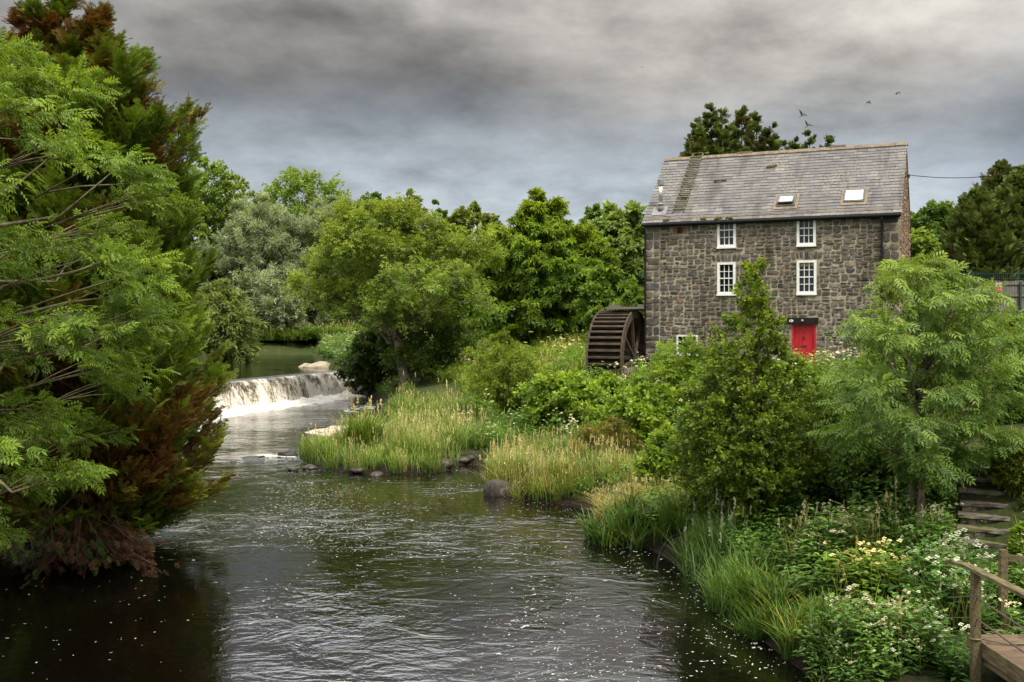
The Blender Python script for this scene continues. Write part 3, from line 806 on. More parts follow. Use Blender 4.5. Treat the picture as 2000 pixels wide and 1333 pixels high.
    for k in range(9): b.box(ML + .02, ML + .045, .9, 1.15, 3.6 + k * .36, 3.6 + k * .36 + .26)
    b.build('brick_patch', M['brick'], wall)
    # ---- roof
    ang = math.atan2(H_R - H_E, MW / 2); SL = math.hypot(H_R - H_E, MW / 2)
    E0 = np.array([0, -.20, H_E - .20 * math.tan(ang)]); slope = np.array([0, math.cos(ang), math.sin(ang)]); nrm = np.array([0, -math.sin(ang), math.cos(ang)])
    SLT = SL + .20 / math.cos(ang)
    rb = MB()
    def slab(p0, d, n_, x0, x1, L_):
        V = [np.array([x, 0, 0]) + p0 + d * l + n_ * t for t in (-.10, 0) for l in (0, L_) for x in (x0, x1)]
        rb.add(V, [(0, 2, 3, 1), (4, 5, 7, 6), (0, 1, 5, 4), (2, 6, 7, 3), (0, 4, 6, 2), (1, 3, 7, 5)], c=(.16, .15, .15))
    slab(E0, slope, nrm, -.10, ML + .06, SLT)
    E1 = np.array([0, MW + .2, E0[2]]); sl1 = slope * np.array([1, -1, 1]); n1 = nrm * np.array([1, -1, 1])
    slab(E1, sl1, n1, -.10, ML + .06, SLT)
    rows = 23; ex = SLT / rows
    for r in range(rows):
        x = -.12 - (.15 if r % 2 else 0) * 1.0
        l0 = r * ex
        while x < ML + .07:
            wd = rg.uniform(.30, .52)
            a, b_ = max(x, -.13), min(x + wd - .008, ML + .08)
            x += wd
            if b_ - a < .05: continue
            t0, t1 = .022 + rg.uniform(0, .012), .004
            j = rg.normal(0, .006)
            P = [np.array([a, 0, 0]) + E0 + slope * (l0 + j) + nrm * t0, np.array([b_, 0, 0]) + E0 + slope * (l0 + j + rg.normal(0, .003)) + nrm * t0,
                 np.array([b_, 0, 0]) + E0 + slope * (l0 + ex + .02) + nrm * t1, np.array([a, 0, 0]) + E0 + slope * (l0 + ex + .02) + nrm * t1]
            P += [P[0] - nrm * t0, P[1] - nrm * t0]
            k = rg.random()
            base = np.array((.155, .143, .138)) if k < .55 else np.array((.138, .130, .132)) if k < .82 else np.array((.178, .163, .152)) if k < .975 else np.array((.215, .20, .188))
            rb.add(P, [(0, 1, 2, 3), (4, 5, 1, 0)], c=base * .92 * rg.uniform(.82, 1.16))
    roof = rb.build('roof', M['slate'], mill, color=True)
    on = lambda x, l, t=0.0: np.array([x, 0, 0]) + E0 + slope * l + nrm * t
    # ridge tiles
    rt = MB(); x = -.14; k = 0
    while x < ML + .1:
        x1 = min(x + .46, ML + .12)
        top = E0 + slope * SLT
        a = math.radians(52)
        V = []
        for xx in (x, x1 - .008):
            for (yy, zz) in ((-.2, -.13), (-.06, .035), (.06, .035), (.2, -.13)): V.append((xx, top[1] + yy, top[2] + zz + .03 + (.008 if k % 2 else 0)))
        rt.add(V, [(0, 4, 5, 1), (1, 5, 6, 2), (2, 6, 7, 3)]); rt.add([V[0], V[1], V[2], V[3]], [(0, 1, 2, 3)])
        x = x1; k += 1
    for xa in (3.7, 8.3): rt.box(xa, xa + .75, top[1] - .1, top[1] + .12, top[2] + .05, top[2] + .13)
    rt.build('ridge', M['ridge'], roof)
    # moss tufts
    for (x, l, r) in ((1.62, 1.95, .16), (5.55, 4.35, .2), (5.75, 4.42, .14), (3.05, 3.35, .1), (3.3, 3.36, .1), (2.9, .12, .13), (3.6, .1, .16), (4.2, .1, .14), (1.05, .1, .12)):
        ms = MB()
        for q in range(7):
            c = on(x + rg.normal(0, r * .6), l + rg.normal(0, r * .25), .02)
            V, Qd, T = tube([c, c + nrm * .05, c + nrm * .08], [r * .55, r * .4, .01], 7); ms.add(V, Qd, T)
        ms.build('moss_patch', M['moss'], roof, smooth=True)
    # ---- gutter and downpipes
    gt = MB(); gt.tube([(-.12, -.27, H_E - .27), (ML + .05, -.27, H_E - .27)], .075, 8); gt.box(0, ML, -.19, -.003, H_E - .36, H_E - .14)
    gut = gt.build('gutter', M['black'], mill, smooth=False)
    for x, zb in ((.03, -.3), (mill_s(1722), -.3)):
        d = MB(); zt = H_E - .3
        d.tube([(x, -.27, zt), (x, -.27, zt - .12), (x, -.11, zt - .38), (x, -.10, zt - .6), (x, -.10, zb)], .052, 8)
        for z in np.arange(.8, zt - .7, 1.75): d.tube([(x, -.10, z), (x, -.10, z + .09)], .072, 8)
        d.build('downpipe', M['black'], mill, smooth=False)
    # ---- windows
    def window(key, nc, nr, heavy=.115, lintel=False, blind=None):
        a, b, c, d = OPEN[key]; f = MB()
        f.box(a, a + heavy, -.065, .10, c, d); f.box(b - heavy, b, -.065, .10, c, d)
        f.box(a + heavy, b - heavy, -.063, .10, d - heavy * .95, d); f.box(a + heavy, b - heavy, -.063, .10, c, c + heavy * .95)
        w_ = f.build('window', M['white'], mill)
        s = MB(); s.box(a - .02, b + .02, -.11, .05, c - .075, c - .003); s.build('sill', M['white'], w_)
        ia, ib, ic, id_ = a + heavy, b - heavy, c + heavy * .95, d - heavy * .95
        bars = MB()
        for k in range(1, nc): xx = ia + (ib - ia) * k / nc; bars.box(xx - .014, xx + .014, .0, .06, ic, id_)
        for k in range(1, nr):
            zz = ic + (id_ - ic) * k / nr; t = .026 if k == nr // 2 + (nr % 2) else .014
            y0 = -.012 if t > .02 else .003
            bars.box(ia, ib, y0, .057, zz - t, zz + t)
        bars.build('glazing_bars', M['white'], w_)
        p = MB(); p.box(ia, ib, .062, .075, ic, id_); p.build('pane', M['glass'], w_)
        if blind:
            bl = MB(); bl.box(ia + .01, ib - .01, .050, .0595, id_ - blind, id_ - .002); bl.build('blind', M['peach'], w_)
        if lintel:
            l = MB(); l.box(a - .42, b + .30, -.05, .1, d + .012, d + .13); l.build('lintel', M['lead'], mill)
        return w_
    window('w1', 3, 3, lintel=True); window('w2', 3, 3, lintel=True); window('w3', 3, 4); window('w4', 3, 4, blind=.16); window('w5', 4, 3, .07)
    # ---- door
    a, b, c, d = OPEN['door']
    f = MB(); f.box(a, a + .09, -.03, .12, c, d); f.box(b - .09, b, -.03, .12, c, d); f.box(a + .09, b - .09, -.028, .12, d - .10, d)
    dr = f.build('door', M['red'], mill)
    pl = MB(); x0, x1 = a + .09, b - .09; n = 5
    for k in range(n):
        p, q = x0 + (x1 - x0) * k / n, x0 + (x1 - x0) * (k + 1) / n
        pl.box(p + .006, q - .006, .05, .09, c, d - .10)
    pl.box(x0, x1, .062, .095, c, d - .10)
    pl.build('door_leaf', M['red'], dr)
    mid = (a + b) / 2
    lb = MB(); lb.box(mid - .13, mid + .13, .035, .05, c + .95, c + 1.03); lb.build('letterbox', M['iron'], dr)
    kn = MB(); kn.tube([(mid - .01, .04, c + 1.50), (mid - .01, .02, c + 1.42), (mid, .03, c + 1.34)], .03, 8); kn.box(mid - .035, mid + .025, .036, .05, c + 1.28, c + 1.34); kn.build('knocker', M['iron'], dr)
    hd = MB(); hd.box(x0 + .03, x0 + .07, .036, .05, c + .88, c + 1.05); hd.tube([(x0 + .05, .02, c + .97), (x0 + .14, .02, c + .97)], .014, 6); hd.build('handle', M['iron'], dr)
    sp_ = MB(); sp_.tube([(mid, .036, c + 1.62), (mid, .05, c + 1.62)], .04, 8); sp_.build('spyhole', M['iron'], dr)
    lt = MB(); lt.box(LINTEL[0], LINTEL[1], -.14, .12, LINTEL[2] + .004, LINTEL[3]); li = lt.build('door_lintel', M['black'], mill)
    pq = MB(); zc = (LINTEL[2] + LINTEL[3]) / 2; xc = LINTEL[0] + .22
    th = np.arange(16) / 16 * 2 * np.pi
    V = [(xc + .10 * math.cos(t), y, zc + .06 * math.sin(t)) for y in (-.155, -.141) for t in th]
    pq.add(V, [(i, (i + 1) % 16, 16 + (i + 1) % 16, 16 + i) for i in range(16)]); pq.add([(xc, -.156, zc)] + V[:16], tris=[(0, 1 + (i + 1) % 16, 1 + i) for i in range(16)])
    pq.build('house_plaque', M['signwhite'], li)
    # two dark smudges of the unreadable number
    for dx in (-.035, .03):
        nm = MB(); nm.box(xc + dx - .018, xc + dx + .018, -.160, -.157, zc - .025, zc + .028)
        nm.build('plaque_figure', M['iron'], li)
    lp = MB(); xm = (LINTEL[0] + LINTEL[1]) / 2
    lp.tube([(xm, -.141, zc), (xm, -.17, zc), (xm, -.21, zc - .005), (xm, -.235, zc - .008)], [.05, .065, .055, .01], 12); lp.build('porch_lamp', M['sandrock'], li, smooth=True)
    rn = MB(); xr = LINTEL[1] - .22
    rn.tube([(xr + .055 * math.cos(t), -.15, zc + .055 * math.sin(t)) for t in np.linspace(0, 2 * np.pi, 17)], .009, 5); rn.build('iron_ring', M['iron'], li)
    # ---- skylights
    def sky(xa, xb, la, lb, open_, nm):
        f = MB(); tilt = open_
        Mx = np.eye(4); Mx[:3, 0] = (1, 0, 0); Mx[:3, 1] = slope; Mx[:3, 2] = nrm; Mx[:3, 3] = on(xa, la)
        W_, L_ = xb - xa, lb - la
        f.box(-.06, W_ + .06, L_, L_ + .10, .02, .13, M=Mx); f.box(-.06, .0, 0, L_, .02, .12, M=Mx); f.box(W_, W_ + .06, 0, L_, .02, .12, M=Mx); f.box(-.06, W_ + .06, -.07, 0, .02, .10, M=Mx)
        o = f.build('skylight', M['frame'], roof)
        R = np.eye(4); ca, sa = math.cos(tilt), math.sin(tilt)
        R[:3, :3] = np.array([[1, 0, 0], [0, ca, -sa], [0, sa, ca]])
        T1 = np.eye(4); T1[1, 3] = -L_; T2 = np.eye(4); T2[1, 3] = L_; T2[2, 3] = .06
        S = Mx @ T2 @ R.T @ T1 if tilt else Mx @ (lambda A: A)(np.block([[np.eye(3), np.array([[0], [0], [.06]])], [np.zeros((1, 3)), np.ones((1, 1))]]))
        s = MB(); b_ = .065
        s.box(.005, b_, .0, L_, .02, .075, M=S); s.box(W_ - b_, W_ - .005, 0, L_, .02, .075, M=S); s.box(b_, W_ - b_, 0, b_, .02, .073, M=S); s.box(b_, W_ - b_, L_ - b_, L_, .02, .073, M=S)
        q = s.build('sash', M['white'] if not tilt else M['frame'], o)
        p = MB(); p.box(b_, W_ - b_, b_, L_ - b_, .035, .05, M=S); p.build('glass', M['skyglass'], o)
        fl = MB(); fl.box(-.2, W_ + .2, -.28, -.075, .036, .046, M=Mx); fl.box(-.2, -.065, -.07, L_ + .1, .036, .046, M=Mx); fl.box(W_ + .065, W_ + .2, -.07, L_ + .1, .036, .046, M=Mx); fl.box(-.25, W_ + .25, L_ + .105, L_ + .24, .036, .05, M=Mx)
        fl.build('flashing', M['ridge'], o)
    sky(6.35, 7.08, .92, 1.66, .15, 'a'); sky(9.40, 10.18, 1.0, 1.76, 0.0, 'b')
    # ---- roof ladder
    ld = MB(); ldx = 1.32
    for dx in (0, .52): ld.bar(on(ldx + dx, .75, .07), on(ldx + dx, SLT + .05, .07), .035, .05, up=nrm)
    for l in np.linspace(.95, SLT - .1, 15): ld.bar(on(ldx - .05, l, .12), on(ldx + .57, l, .12), .07, .045, up=nrm)
    tp = on(0, SLT, 0)
    ld.bar((ldx - .05, tp[1] - .02, tp[2] + .22), (ldx + .58, tp[1] - .02, tp[2] + .22), .16, .05)
    for dx in (0, .52): ld.bar((ldx + dx, tp[1] - .1, tp[2] - .02), (ldx + dx, tp[1] + .35, tp[2] + .25), .06)
    lo = ld.build('roof_ladder', surf_mat('mossy_timber', (.17, .155, .09), (.085, .08, .05), 7, .9, .1, .5, third=(.16, .16, .05)), mill)
    tag(lo)
    # ---- flue
    fx, fl_ = .62, 1.05
    p0 = on(fx, fl_); fb = MB()
    fb.tube([p0 + (0, 0, -.05), p0 + (0, 0, .30)], [.17, .12], 12); fl0 = fb.build('flue', M['lead'], mill, smooth=True)
    c1 = MB(); c1.tube([p0 + (0, 0, .27), p0 + (0, 0, .29), p0 + (0, 0, .38), p0 + (0, 0, .40)], [.02, .19, .13, .02], 14); c1.build('collar', M['lead'], fl0, smooth=False)
    c2 = MB(); c2.tube([p0 + (0, 0, .38), p0 + (0, 0, 1.28)], .10, 14); c2.build('pipe', M['steel'], fl0, smooth=True)
    c3 = MB(); c3.tube([p0 + (0, 0, 1.24), p0 + (0, 0, 1.26), p0 + (0, 0, 1.52), p0 + (0, 0, 1.54)], [.02, .145, .145, .02], 14); c3.build('cowl', M['lead'], fl0, smooth=False)
    c4 = MB(); Mx = np.eye(4); Mx[:3, 1] = slope; Mx[:3, 2] = nrm; Mx[:3, 3] = on(fx, fl_)
    c4.box(-.38, .34, -.45, .28, .036, .048, M=Mx); c4.build('flashing', M['lead'], fl0)
    # ---- bracket for the overhead cable
    bk = MB(); bk.bar((ML, 2.2, H_E + 1.75), (ML + .28, 2.2, H_E + 1.75), .05); bk.tube([(ML + .25, 2.2, H_E + 1.68), (ML + .25, 2.2, H_E + 1.85)], .05, 8); bk.build('cable_bracket', M['iron'], mill)
build_mill()
def mill_pt(s, v, z):
    p = np.array([MX, MY]) + U2 * s + V2 * v
    return np.array([p[0], p[1], z])
# ------------------------------------------------------------------ waterwheel
def build_wheel():
    R, W = 2.42, 1.78
    c = mill_pt(-.36, -.30, 3.63)
    root = empty('waterwheel', c, math.atan2(-.400, .9165))
    tag(root, 'big rusty brown waterwheel with timber buckets against the mill gable', 'waterwheel')
    n = 72; th = np.arange(n) / n * 2 * np.pi
    for x0 in (-.07, -W):
        V, Q = [], []
        for x in (x0, x0 + .07):
            for r in (R - .36, R):
                V += [(x, r * math.cos(t), r * math.sin(t)) for t in th]
        for i in range(n):
            j = (i + 1) % n
            Q += [(i, j, n + j, n + i), (2 * n + i, 3 * n + i, 3 * n + j, 2 * n + j), (n + i, n + j, 3 * n + j, 3 * n + i), (i, 2 * n + i, 2 * n + j, j)]
        rim = mesh_obj('rim', V, [np.array(Q)], M['wheelwood'], root)
        lip = MB()
        for r in (R, R - .36):
            lip.tube([(x0 + .035, r * math.cos(t), r * math.sin(t)) for t in np.linspace(0, 2 * np.pi, 73)], .045, 4, cap=False)
        lip.build('rim_flange', M['wheelwood'], rim)
    nb = 46
    bm_ = MB()
    P = [(R - .005, 0), (R - .15, -.05), (R - .34, .09)]
    for k, (p, q) in enumerate(zip(P[:-1], P[1:])):
        bm_.bar((-W / 2, p[1], p[0]), (-W / 2, q[1], q[0]), W - .15, .03, up=(0, 1, 0))
    bm_.box(-W + .075, -.075, -.075, .03, R - .05, R - .008)
    b0 = bm_.build('bucket', M['wheelwood'], root)
    for k in range(1, nb):
        o = b0.copy(); link(o, root); o.rotation_euler = (2 * math.pi * k / nb, 0, 0)
    # sole boards behind the buckets
    V = []; Q = []
    for x in (-W + .07, -.07):
        V += [(x, (R - .345) * math.cos(t), (R - .345) * math.sin(t)) for t in th]
    for i in range(n): Q.append((i, n + i, n + (i + 1) % n, (i + 1) % n))
    mesh_obj('sole_boards', V, [np.array(Q)], M['wheelwood'], root)
    for x in (-.10, -W + .10):
        for k in range(8):
            t = 2 * math.pi * k / 8 + .2
            s = MB(); s.bar((x - .0, .2 * math.cos(t), .2 * math.sin(t)), (x, (R - .37) * math.cos(t), (R - .37) * math.sin(t)), .10, .13, up=(1, 0, 0))
            s.build('spoke', M['wheelwood'], root)
    for k in range(8):
        t = 2 * math.pi * k / 8 + .6
        s = MB(); s.tube([(-.12, .2 * math.cos(t), .2 * math.sin(t)), (-W + .1, (R - .4) * math.cos(t), (R - .4) * math.sin(t))], .018, 5); s.build('tie_rod', M['iron'], root)
    ax = MB(); ax.tube([(-W - .25, 0, 0), (.8, 0, 0)], .15, 12)
    for x in (-.1, -W + .1): ax.tube([(x - .12, 0, 0), (x - .11, 0, 0), (x + .11, 0, 0), (x + .12, 0, 0)], [.1, .30, .30, .1], 14)
    ax.build('axle', M['iron'], root)
    # bearing beam & trough
    b = MB(); b.box(-.28, .30, -2.0, 2.0, -.62, -.40); 
    bb = b.build('bearing_beam', M['lead'], None)
    bb.location = c; bb.rotation_euler = root.rotation_euler
    tag(bb, 'pale grey beam carrying the waterwheel axle beside the mill wall', 'beam')
    t = MB(); z0 = R + .06
    t.box(-W + .6, .34, -.75, 6.0, z0 + .0, z0 + .05); t.box(-W + .6, -W + .65, -.75, 6, z0 + .052, z0 + .22); t.box(.29, .34, -.75, 6, z0 + .052, z0 + .22); t.box(-W + .45, .34, -.82, -.753, z0 - .02, z0 + .10)
    to = t.build('water_trough', M['fencewood'], None); to.location = c; to.rotation_euler = root.rotation_euler
    tag(to, 'weathered timber trough end resting above the top of the waterwheel', 'trough')
build_wheel()
# ------------------------------------------------------------------ leaf templates (y = along, z = leaf normal)
def t_leaf(w=.3, fold=.06):
    return np.array([(0, 0, 0), (w, .42, fold), (0, 1, -.1), (-w, .42, fold)], float), np.array([(0, 1, 2), (0, 2, 3)])
def t_pinnate(pairs=4, ll=.40, lw=.075, droop=.22, sweep=.6):
    V, T = [], []
    def leaflet(p, d, L, w):
        d = d / np.linalg.norm(d); s = np.cross(d, (0, 0, 1)); s /= np.linalg.norm(s)
        n = len(V)
        tip = p + d * L + np.array([0, 0, -.10 * L / .4])
        V.extend([p, p + d * L * .45 + s * w + np.array([0, 0, .012]), tip, p + d * L * .45 - s * w + np.array([0, 0, .012])])
        T.extend([(n, n + 1, n + 2), (n, n + 2, n + 3)])
    for k in range(pairs):
        y = .22 + .62 * k / max(pairs - 1, 1); z = -droop * y * y
        L = ll * (1 - .25 * abs(k - pairs * .45) / pairs)
        for sgn in (-1, 1): leaflet(np.array([0, y, z]), np.array([sgn, sweep, -.18]), L, lw)
    leaflet(np.array([0, .88, -droop * .8]), np.array([0, 1, -.4]), ll * .95, lw * 1.05)
    n = len(V); V.extend([np.array((.008, 0, 0)), np.array((-.008, 0, 0)), np.array((0, .9, -droop * .8))]); T.append((n, n + 2, n + 1))
    return np.array(V), np.array(T)
def t_palmate(k=7, droop=.35):
    V, T = [], []
    for i in range(k):
        a = (i / (k - 1) - .5) * math.radians(250); L = 1 - .38 * abs(i / (k - 1) - .5) * 2
        d = np.array([math.sin(a), math.cos(a), 0]); s = np.array([math.cos(a), -math.sin(a), 0]); n = len(V)
        V.extend([np.zeros(3), d * L * .62 + s * .15 + (0, 0, -droop * .2), d * L + (0, 0, -droop), d * L * .62 - s * .15 + (0, 0, -droop * .2)])
        T.extend([(n, n + 1, n + 2), (n, n + 2, n + 3)])
    return np.array(V, float), np.array(T)
def t_frond(pairs=9, w=.26, droop=.12, tw=.055):
    """feathery scale-leaf spray: slim side twigs that fork once"""
    V, T = [], []
    def tri(a, b, c):
        n = len(V); V.extend([a, b, c]); T.append((n, n + 1, n + 2))
    for k in range(pairs):
        y = .04 + .84 * k / pairs; L = w * (1 - .55 * k / pairs) * (.7 + .6 * ((k * 7919) % 5) / 4); z = -droop * y * y
        for sg in (-1, 1):
            e = (sg * L, y + L * 1.25, z - .05 + .03 * sg * ((k % 3) - 1))
            tri((0, y, z), e, (sg * .01, y + tw * 1.6, z + .01))
            m = (sg * L * .5, y + L * .6, z - .02); tri(m, (sg * L * .62, y + L * 1.35, z - .05), (sg * L * .5 + tw * .7 * sg, y + L * .66, z - .02))
    tri((tw * .5, 0, 0), (0, 1.08, -droop), (-tw * .5, 0, 0)); tri((tw * .6, .8, -droop * .7), (0, 1.06, -droop), (-tw * .6, .8, -droop * .7))
    return np.array(V, float), np.array(T)
TPL = dict(leaf=t_leaf(), broad=t_leaf(.42, .05), narrow=t_leaf(.13, .03), ash=t_pinnate(), ashfar=t_pinnate(2, .62, .13), palm=t_palmate(), palmfar=t_palmate(5), frond=t_frond(), frondfar=t_frond(4, .36, .12, .13))

def place(tpl, P, D, U, S, colr, jit, rg):
    """instances a template at P along D with normal U; returns V, T, C"""
    tv, tt = tpl
    D = norm(D); X = norm(np.cross(D, U)); Z = np.cross(X, D)
    S = S[:, None, None]
    V = P[:, None, :] + S * (tv[None, :, 0:1] * X[:, None, :] + tv[None, :, 1:2] * D[:, None, :] + tv[None, :, 2:3] * Z[:, None, :])
    n, k = len(P), len(tv)
    T = (tt[None] + (np.arange(n) * k)[:, None, None]).reshape(-1, 3)
    C = colr[:, None, :] * (1 + jit * rg.standard_normal((n, 1, 1))) * np.ones((1, k, 1))
    return V.reshape(-1, 3), T, np.clip(C, .003, 1).reshape(-1, 3)

def tubes_mesh(name, items, mat, parent, items2=(), mat2=None):
    Vs, Qs, Ts, iq, it_, n = [], [], [], [], [], 0
    for k, its in enumerate((items, items2)):
        for pts, rad, sides in its:
            V, Q, T = tube(pts, rad, sides)
            Vs.append(V); Qs.append(Q + n); Ts.append(T + n); n += len(V); iq.append(np.full(len(Q), k)); it_.append(np.full(len(T), k))
    return mesh_obj(name, np.concatenate(Vs), [np.concatenate(Qs), np.concatenate(Ts)], [mat, mat2] if mat2 else mat, parent, mat_idx=np.concatenate(iq + it_), smooth=True)

TUNE = np.array((1.70, 1.35, .84)); TUNE_N = np.array((1.6, 1.45, 1.0))
def tree(name, label, cat, base, prof, K, rho, nspray, nleaf, tpl, lsize, cd, cl, seed, group=None, trunk=.2, lean=(0, 0), bark='bark', mat='leaf',
         limbs=14, twigs=0, droop=.15, thbias=None, updir=.45, topc=None, ucl=(.55, 1.0), brown=None, stems=1, leafdroop=.2, trunk_top=.72, tw_r=.012, lump=.12, fill=.22, sq=1.0, flatz=1.0):
    rg = np.random.default_rng(seed)
    root = empty(name, base); tag(root, label, cat, group)
    hs = np.array([p[0] for p in prof]); rs = np.array([p[1] for p in prof])
    H = hs[-1]
    hh = np.linspace(hs[0], H, 200); ww = np.interp(hh, hs, rs) + .12 * rs.max(); cdf = np.cumsum(ww); cdf /= cdf[-1]
    ph = rg.uniform(0, 6.28, 6)
    def cand(n):
        h = np.interp(rg.random(n), cdf, hh)
        th = rg.uniform(0, 2 * np.pi, n)
        if thbias is not None:
            keep = rg.random(n) < .12 + .88 * (.5 + .5 * np.cos(th - thbias)) ** 1.2
            th = np.where(keep, th, thbias + rg.normal(0, .7, n))
        inner = rg.random(n) < fill
        u = np.where(inner, rg.uniform(.1, .6, n), rg.uniform(*ucl, n))
        lmp = 1 + lump * (np.sin(3 * th + ph[0] + h * 1.1) + np.sin(2 * th - h * .8 + ph[1]))
        r = np.maximum(np.interp(h, hs, rs) - rho[0] * .7, .02) * u * lmp
        ax = np.stack([lean[0] * h / H, lean[1] * h / H], 1)
        return np.stack([ax[:, 0] + r * np.cos(th), ax[:, 1] + r * np.sin(th) * sq, h], 1), np.stack([np.cos(th), np.sin(th), np.zeros(n)], 1), u
    Cc = np.zeros((0, 3)); Co = np.zeros((0, 3)); Cu = np.zeros(0)
    for k in range(K):
        P, O, u = cand(9)
        if len(Cc):
            d = np.min(np.linalg.norm(P[:, None] - Cc[None], axis=2), axis=1); j = np.argmax(d * rg.uniform(.7, 1, 9))
        else: j = 0
        Cc = np.vstack([Cc, P[j]]); Co = np.vstack([Co, O[j]]); Cu = np.append(Cu, u[j])
    R = rg.uniform(rho[0], rho[1], K) * np.clip(.55 + .6 * np.interp(Cc[:, 2], hs, rs) / rs.max(), .45, 1.1)
    Cc[:, 2] = np.minimum(Cc[:, 2], H - R * (.75 - .3 * droop))
    # upward component for clumps near the top
    upb = updir + .6 * np.clip((Cc[:, 2] / H - .6) * 2, 0, 1)
    Out = norm(Co + np.stack([0 * upb, 0 * upb, upb], 1))
    # sprays
    ci = np.repeat(np.arange(K), nspray); n = len(ci)
    dirs = norm(rg.normal(0, 1, (n, 3)) * .85 + Out[ci] * .75 + np.array([0, 0, .25])) * np.array([1, 1, flatz])
    St = Cc[ci] - Out[ci] * R[ci, None] * .7
    En = Cc[ci] + dirs * R[ci, None] * rg.uniform(.7, 1.12, (n, 1)); En[:, 2] -= droop * R[ci]
    Mi = (St + En) / 2 + np.array([0, 0, 1.0]) * R[ci, None] * (.12 + droop * .5) + rg.normal(0, .08, (n, 3)) * R[ci, None]
    # leaves
    li = np.repeat(np.arange(n), nleaf); m = len(li)
    t = rg.uniform(.22, 1.03, m) ** .8
    P = bez(St[li], Mi[li], En[li], t)
    T = norm(2 * (1 - t)[:, None] * (Mi - St)[li] + 2 * t[:, None] * (En - Mi)[li])
    lat = norm(rg.normal(0, 1, (m, 3))) * np.array([1, 1, .4 + .6 * flatz])
    P = P + lat * (R[ci[li], None] * .17 * (1.15 - .6 * t[:, None]) * rg.random((m, 1)))
    D = norm(T * .55 + lat * .75 + Out[ci[li]] * .25 - np.array([0, 0, leafdroop]))
    U = norm(np.array([0, 0, .9]) + rg.normal(0, .55, (m, 3)) + Out[ci[li]] * .35)
    S = lsize * rg.uniform(.65, 1.25, m)
    lf = np.clip(.45 + .5 * (En[:, 2] - Cc[ci, 2]) / R[ci] + rg.normal(0, .18, n), 0, 1)  # light painted into leaf colour: sprays paler on their upper side, as if sunlit
    lf = lf * np.clip(.45 + .6 * Cu[ci], 0, 1)  # shade painted in: colour darkens towards the crown's inside
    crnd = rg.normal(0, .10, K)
    cd, cl = np.array(cd) * 1.55, np.array(cl)  # dark tone raised to soften the painted shade
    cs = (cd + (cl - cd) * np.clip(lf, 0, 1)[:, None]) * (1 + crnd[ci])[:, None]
    if topc is not None:  # crown tops coloured lighter still, as if lit from above
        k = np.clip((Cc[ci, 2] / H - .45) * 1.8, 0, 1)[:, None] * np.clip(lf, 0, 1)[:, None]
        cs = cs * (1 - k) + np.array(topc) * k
    cs = cs[li]
    if brown is not None:
        bc, thr, sc = brown
        k = np.clip((fbm(P * sc, seed + 3, 2) - thr) * 7, 0, 1)[:, None]
        cs = cs * (1 - k) + np.array(bc) * (.7 + .5 * rg.random((m, 1))) * k
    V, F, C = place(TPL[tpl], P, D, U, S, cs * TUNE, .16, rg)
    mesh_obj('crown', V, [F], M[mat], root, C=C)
    # trunk, limbs
    items = []
    for s in range(stems):
        off = np.array([0, 0, 0]) if stems == 1 else np.append(rg.normal(0, trunk * 1.6, 2), 0)
        tl = trunk_top * rg.uniform(.85, 1)
        zt = np.linspace(-.4, H * tl, 9); f = np.clip(zt / H, 0, 1)
        wob = np.cumsum(rg.normal(0, trunk * .35, (9, 2)), 0) * .5; wob[:2] = 0
        sp = rg.normal(0, .12 * rs.max(), 2) if stems > 1 else np.zeros(2)
        pts = np.stack([lean[0] * f + wob[:, 0] + off[0] + sp[0] * f / .7, lean[1] * f + wob[:, 1] + off[1] + sp[1] * f / .7, zt], 1)
        items.append((pts, trunk / math.sqrt(stems) * np.clip(1.15 - 1.05 * f / tl, .12, 1.2) * np.where(zt < .1, 1.25, 1), 9))
        for k in (rg.choice(K, min(limbs // stems, K), replace=False) if limbs else []):
            zc = np.clip(Cc[k, 2] * rg.uniform(.45, .72), .12 * H, H * tl * .97)
            a = np.array([np.interp(zc, zt, pts[:, i]) for i in range(3)])
            b = Cc[k]; mid = (a + b) / 2 + np.array([0, 0, -.06 * np.linalg.norm(b - a)]) + rg.normal(0, .05, 3) * np.linalg.norm(b - a)
            tt = np.linspace(0, 1, 6); r0 = trunk * .36 * (1 - .6 * zc / H)
            pp = bez(a, mid, b, tt); pp[1:-1] += rg.normal(0, .035, (4, 3)) * np.linalg.norm(b - a)
            items.append((pp, r0 * (1 - .85 * tt), 5))
    it = []
    if twigs:
        sel = rg.choice(n, min(twigs, n), replace=False); tt = np.linspace(0, .92, 5)
        it = [(bez(St[i] - Out[ci[i]] * R[ci[i]] * rg.uniform(.3, 1.6), Mi[i], En[i], tt) + np.cumsum(rg.normal(0, .012, (5, 3)), 0), tw_r * rg.uniform(.6, 1.5) * (1 - .75 * tt), 3) for i in sel]
    tubes_mesh('trunk', items, M[bark], root, it, M['twig'] if it else None)
    return root

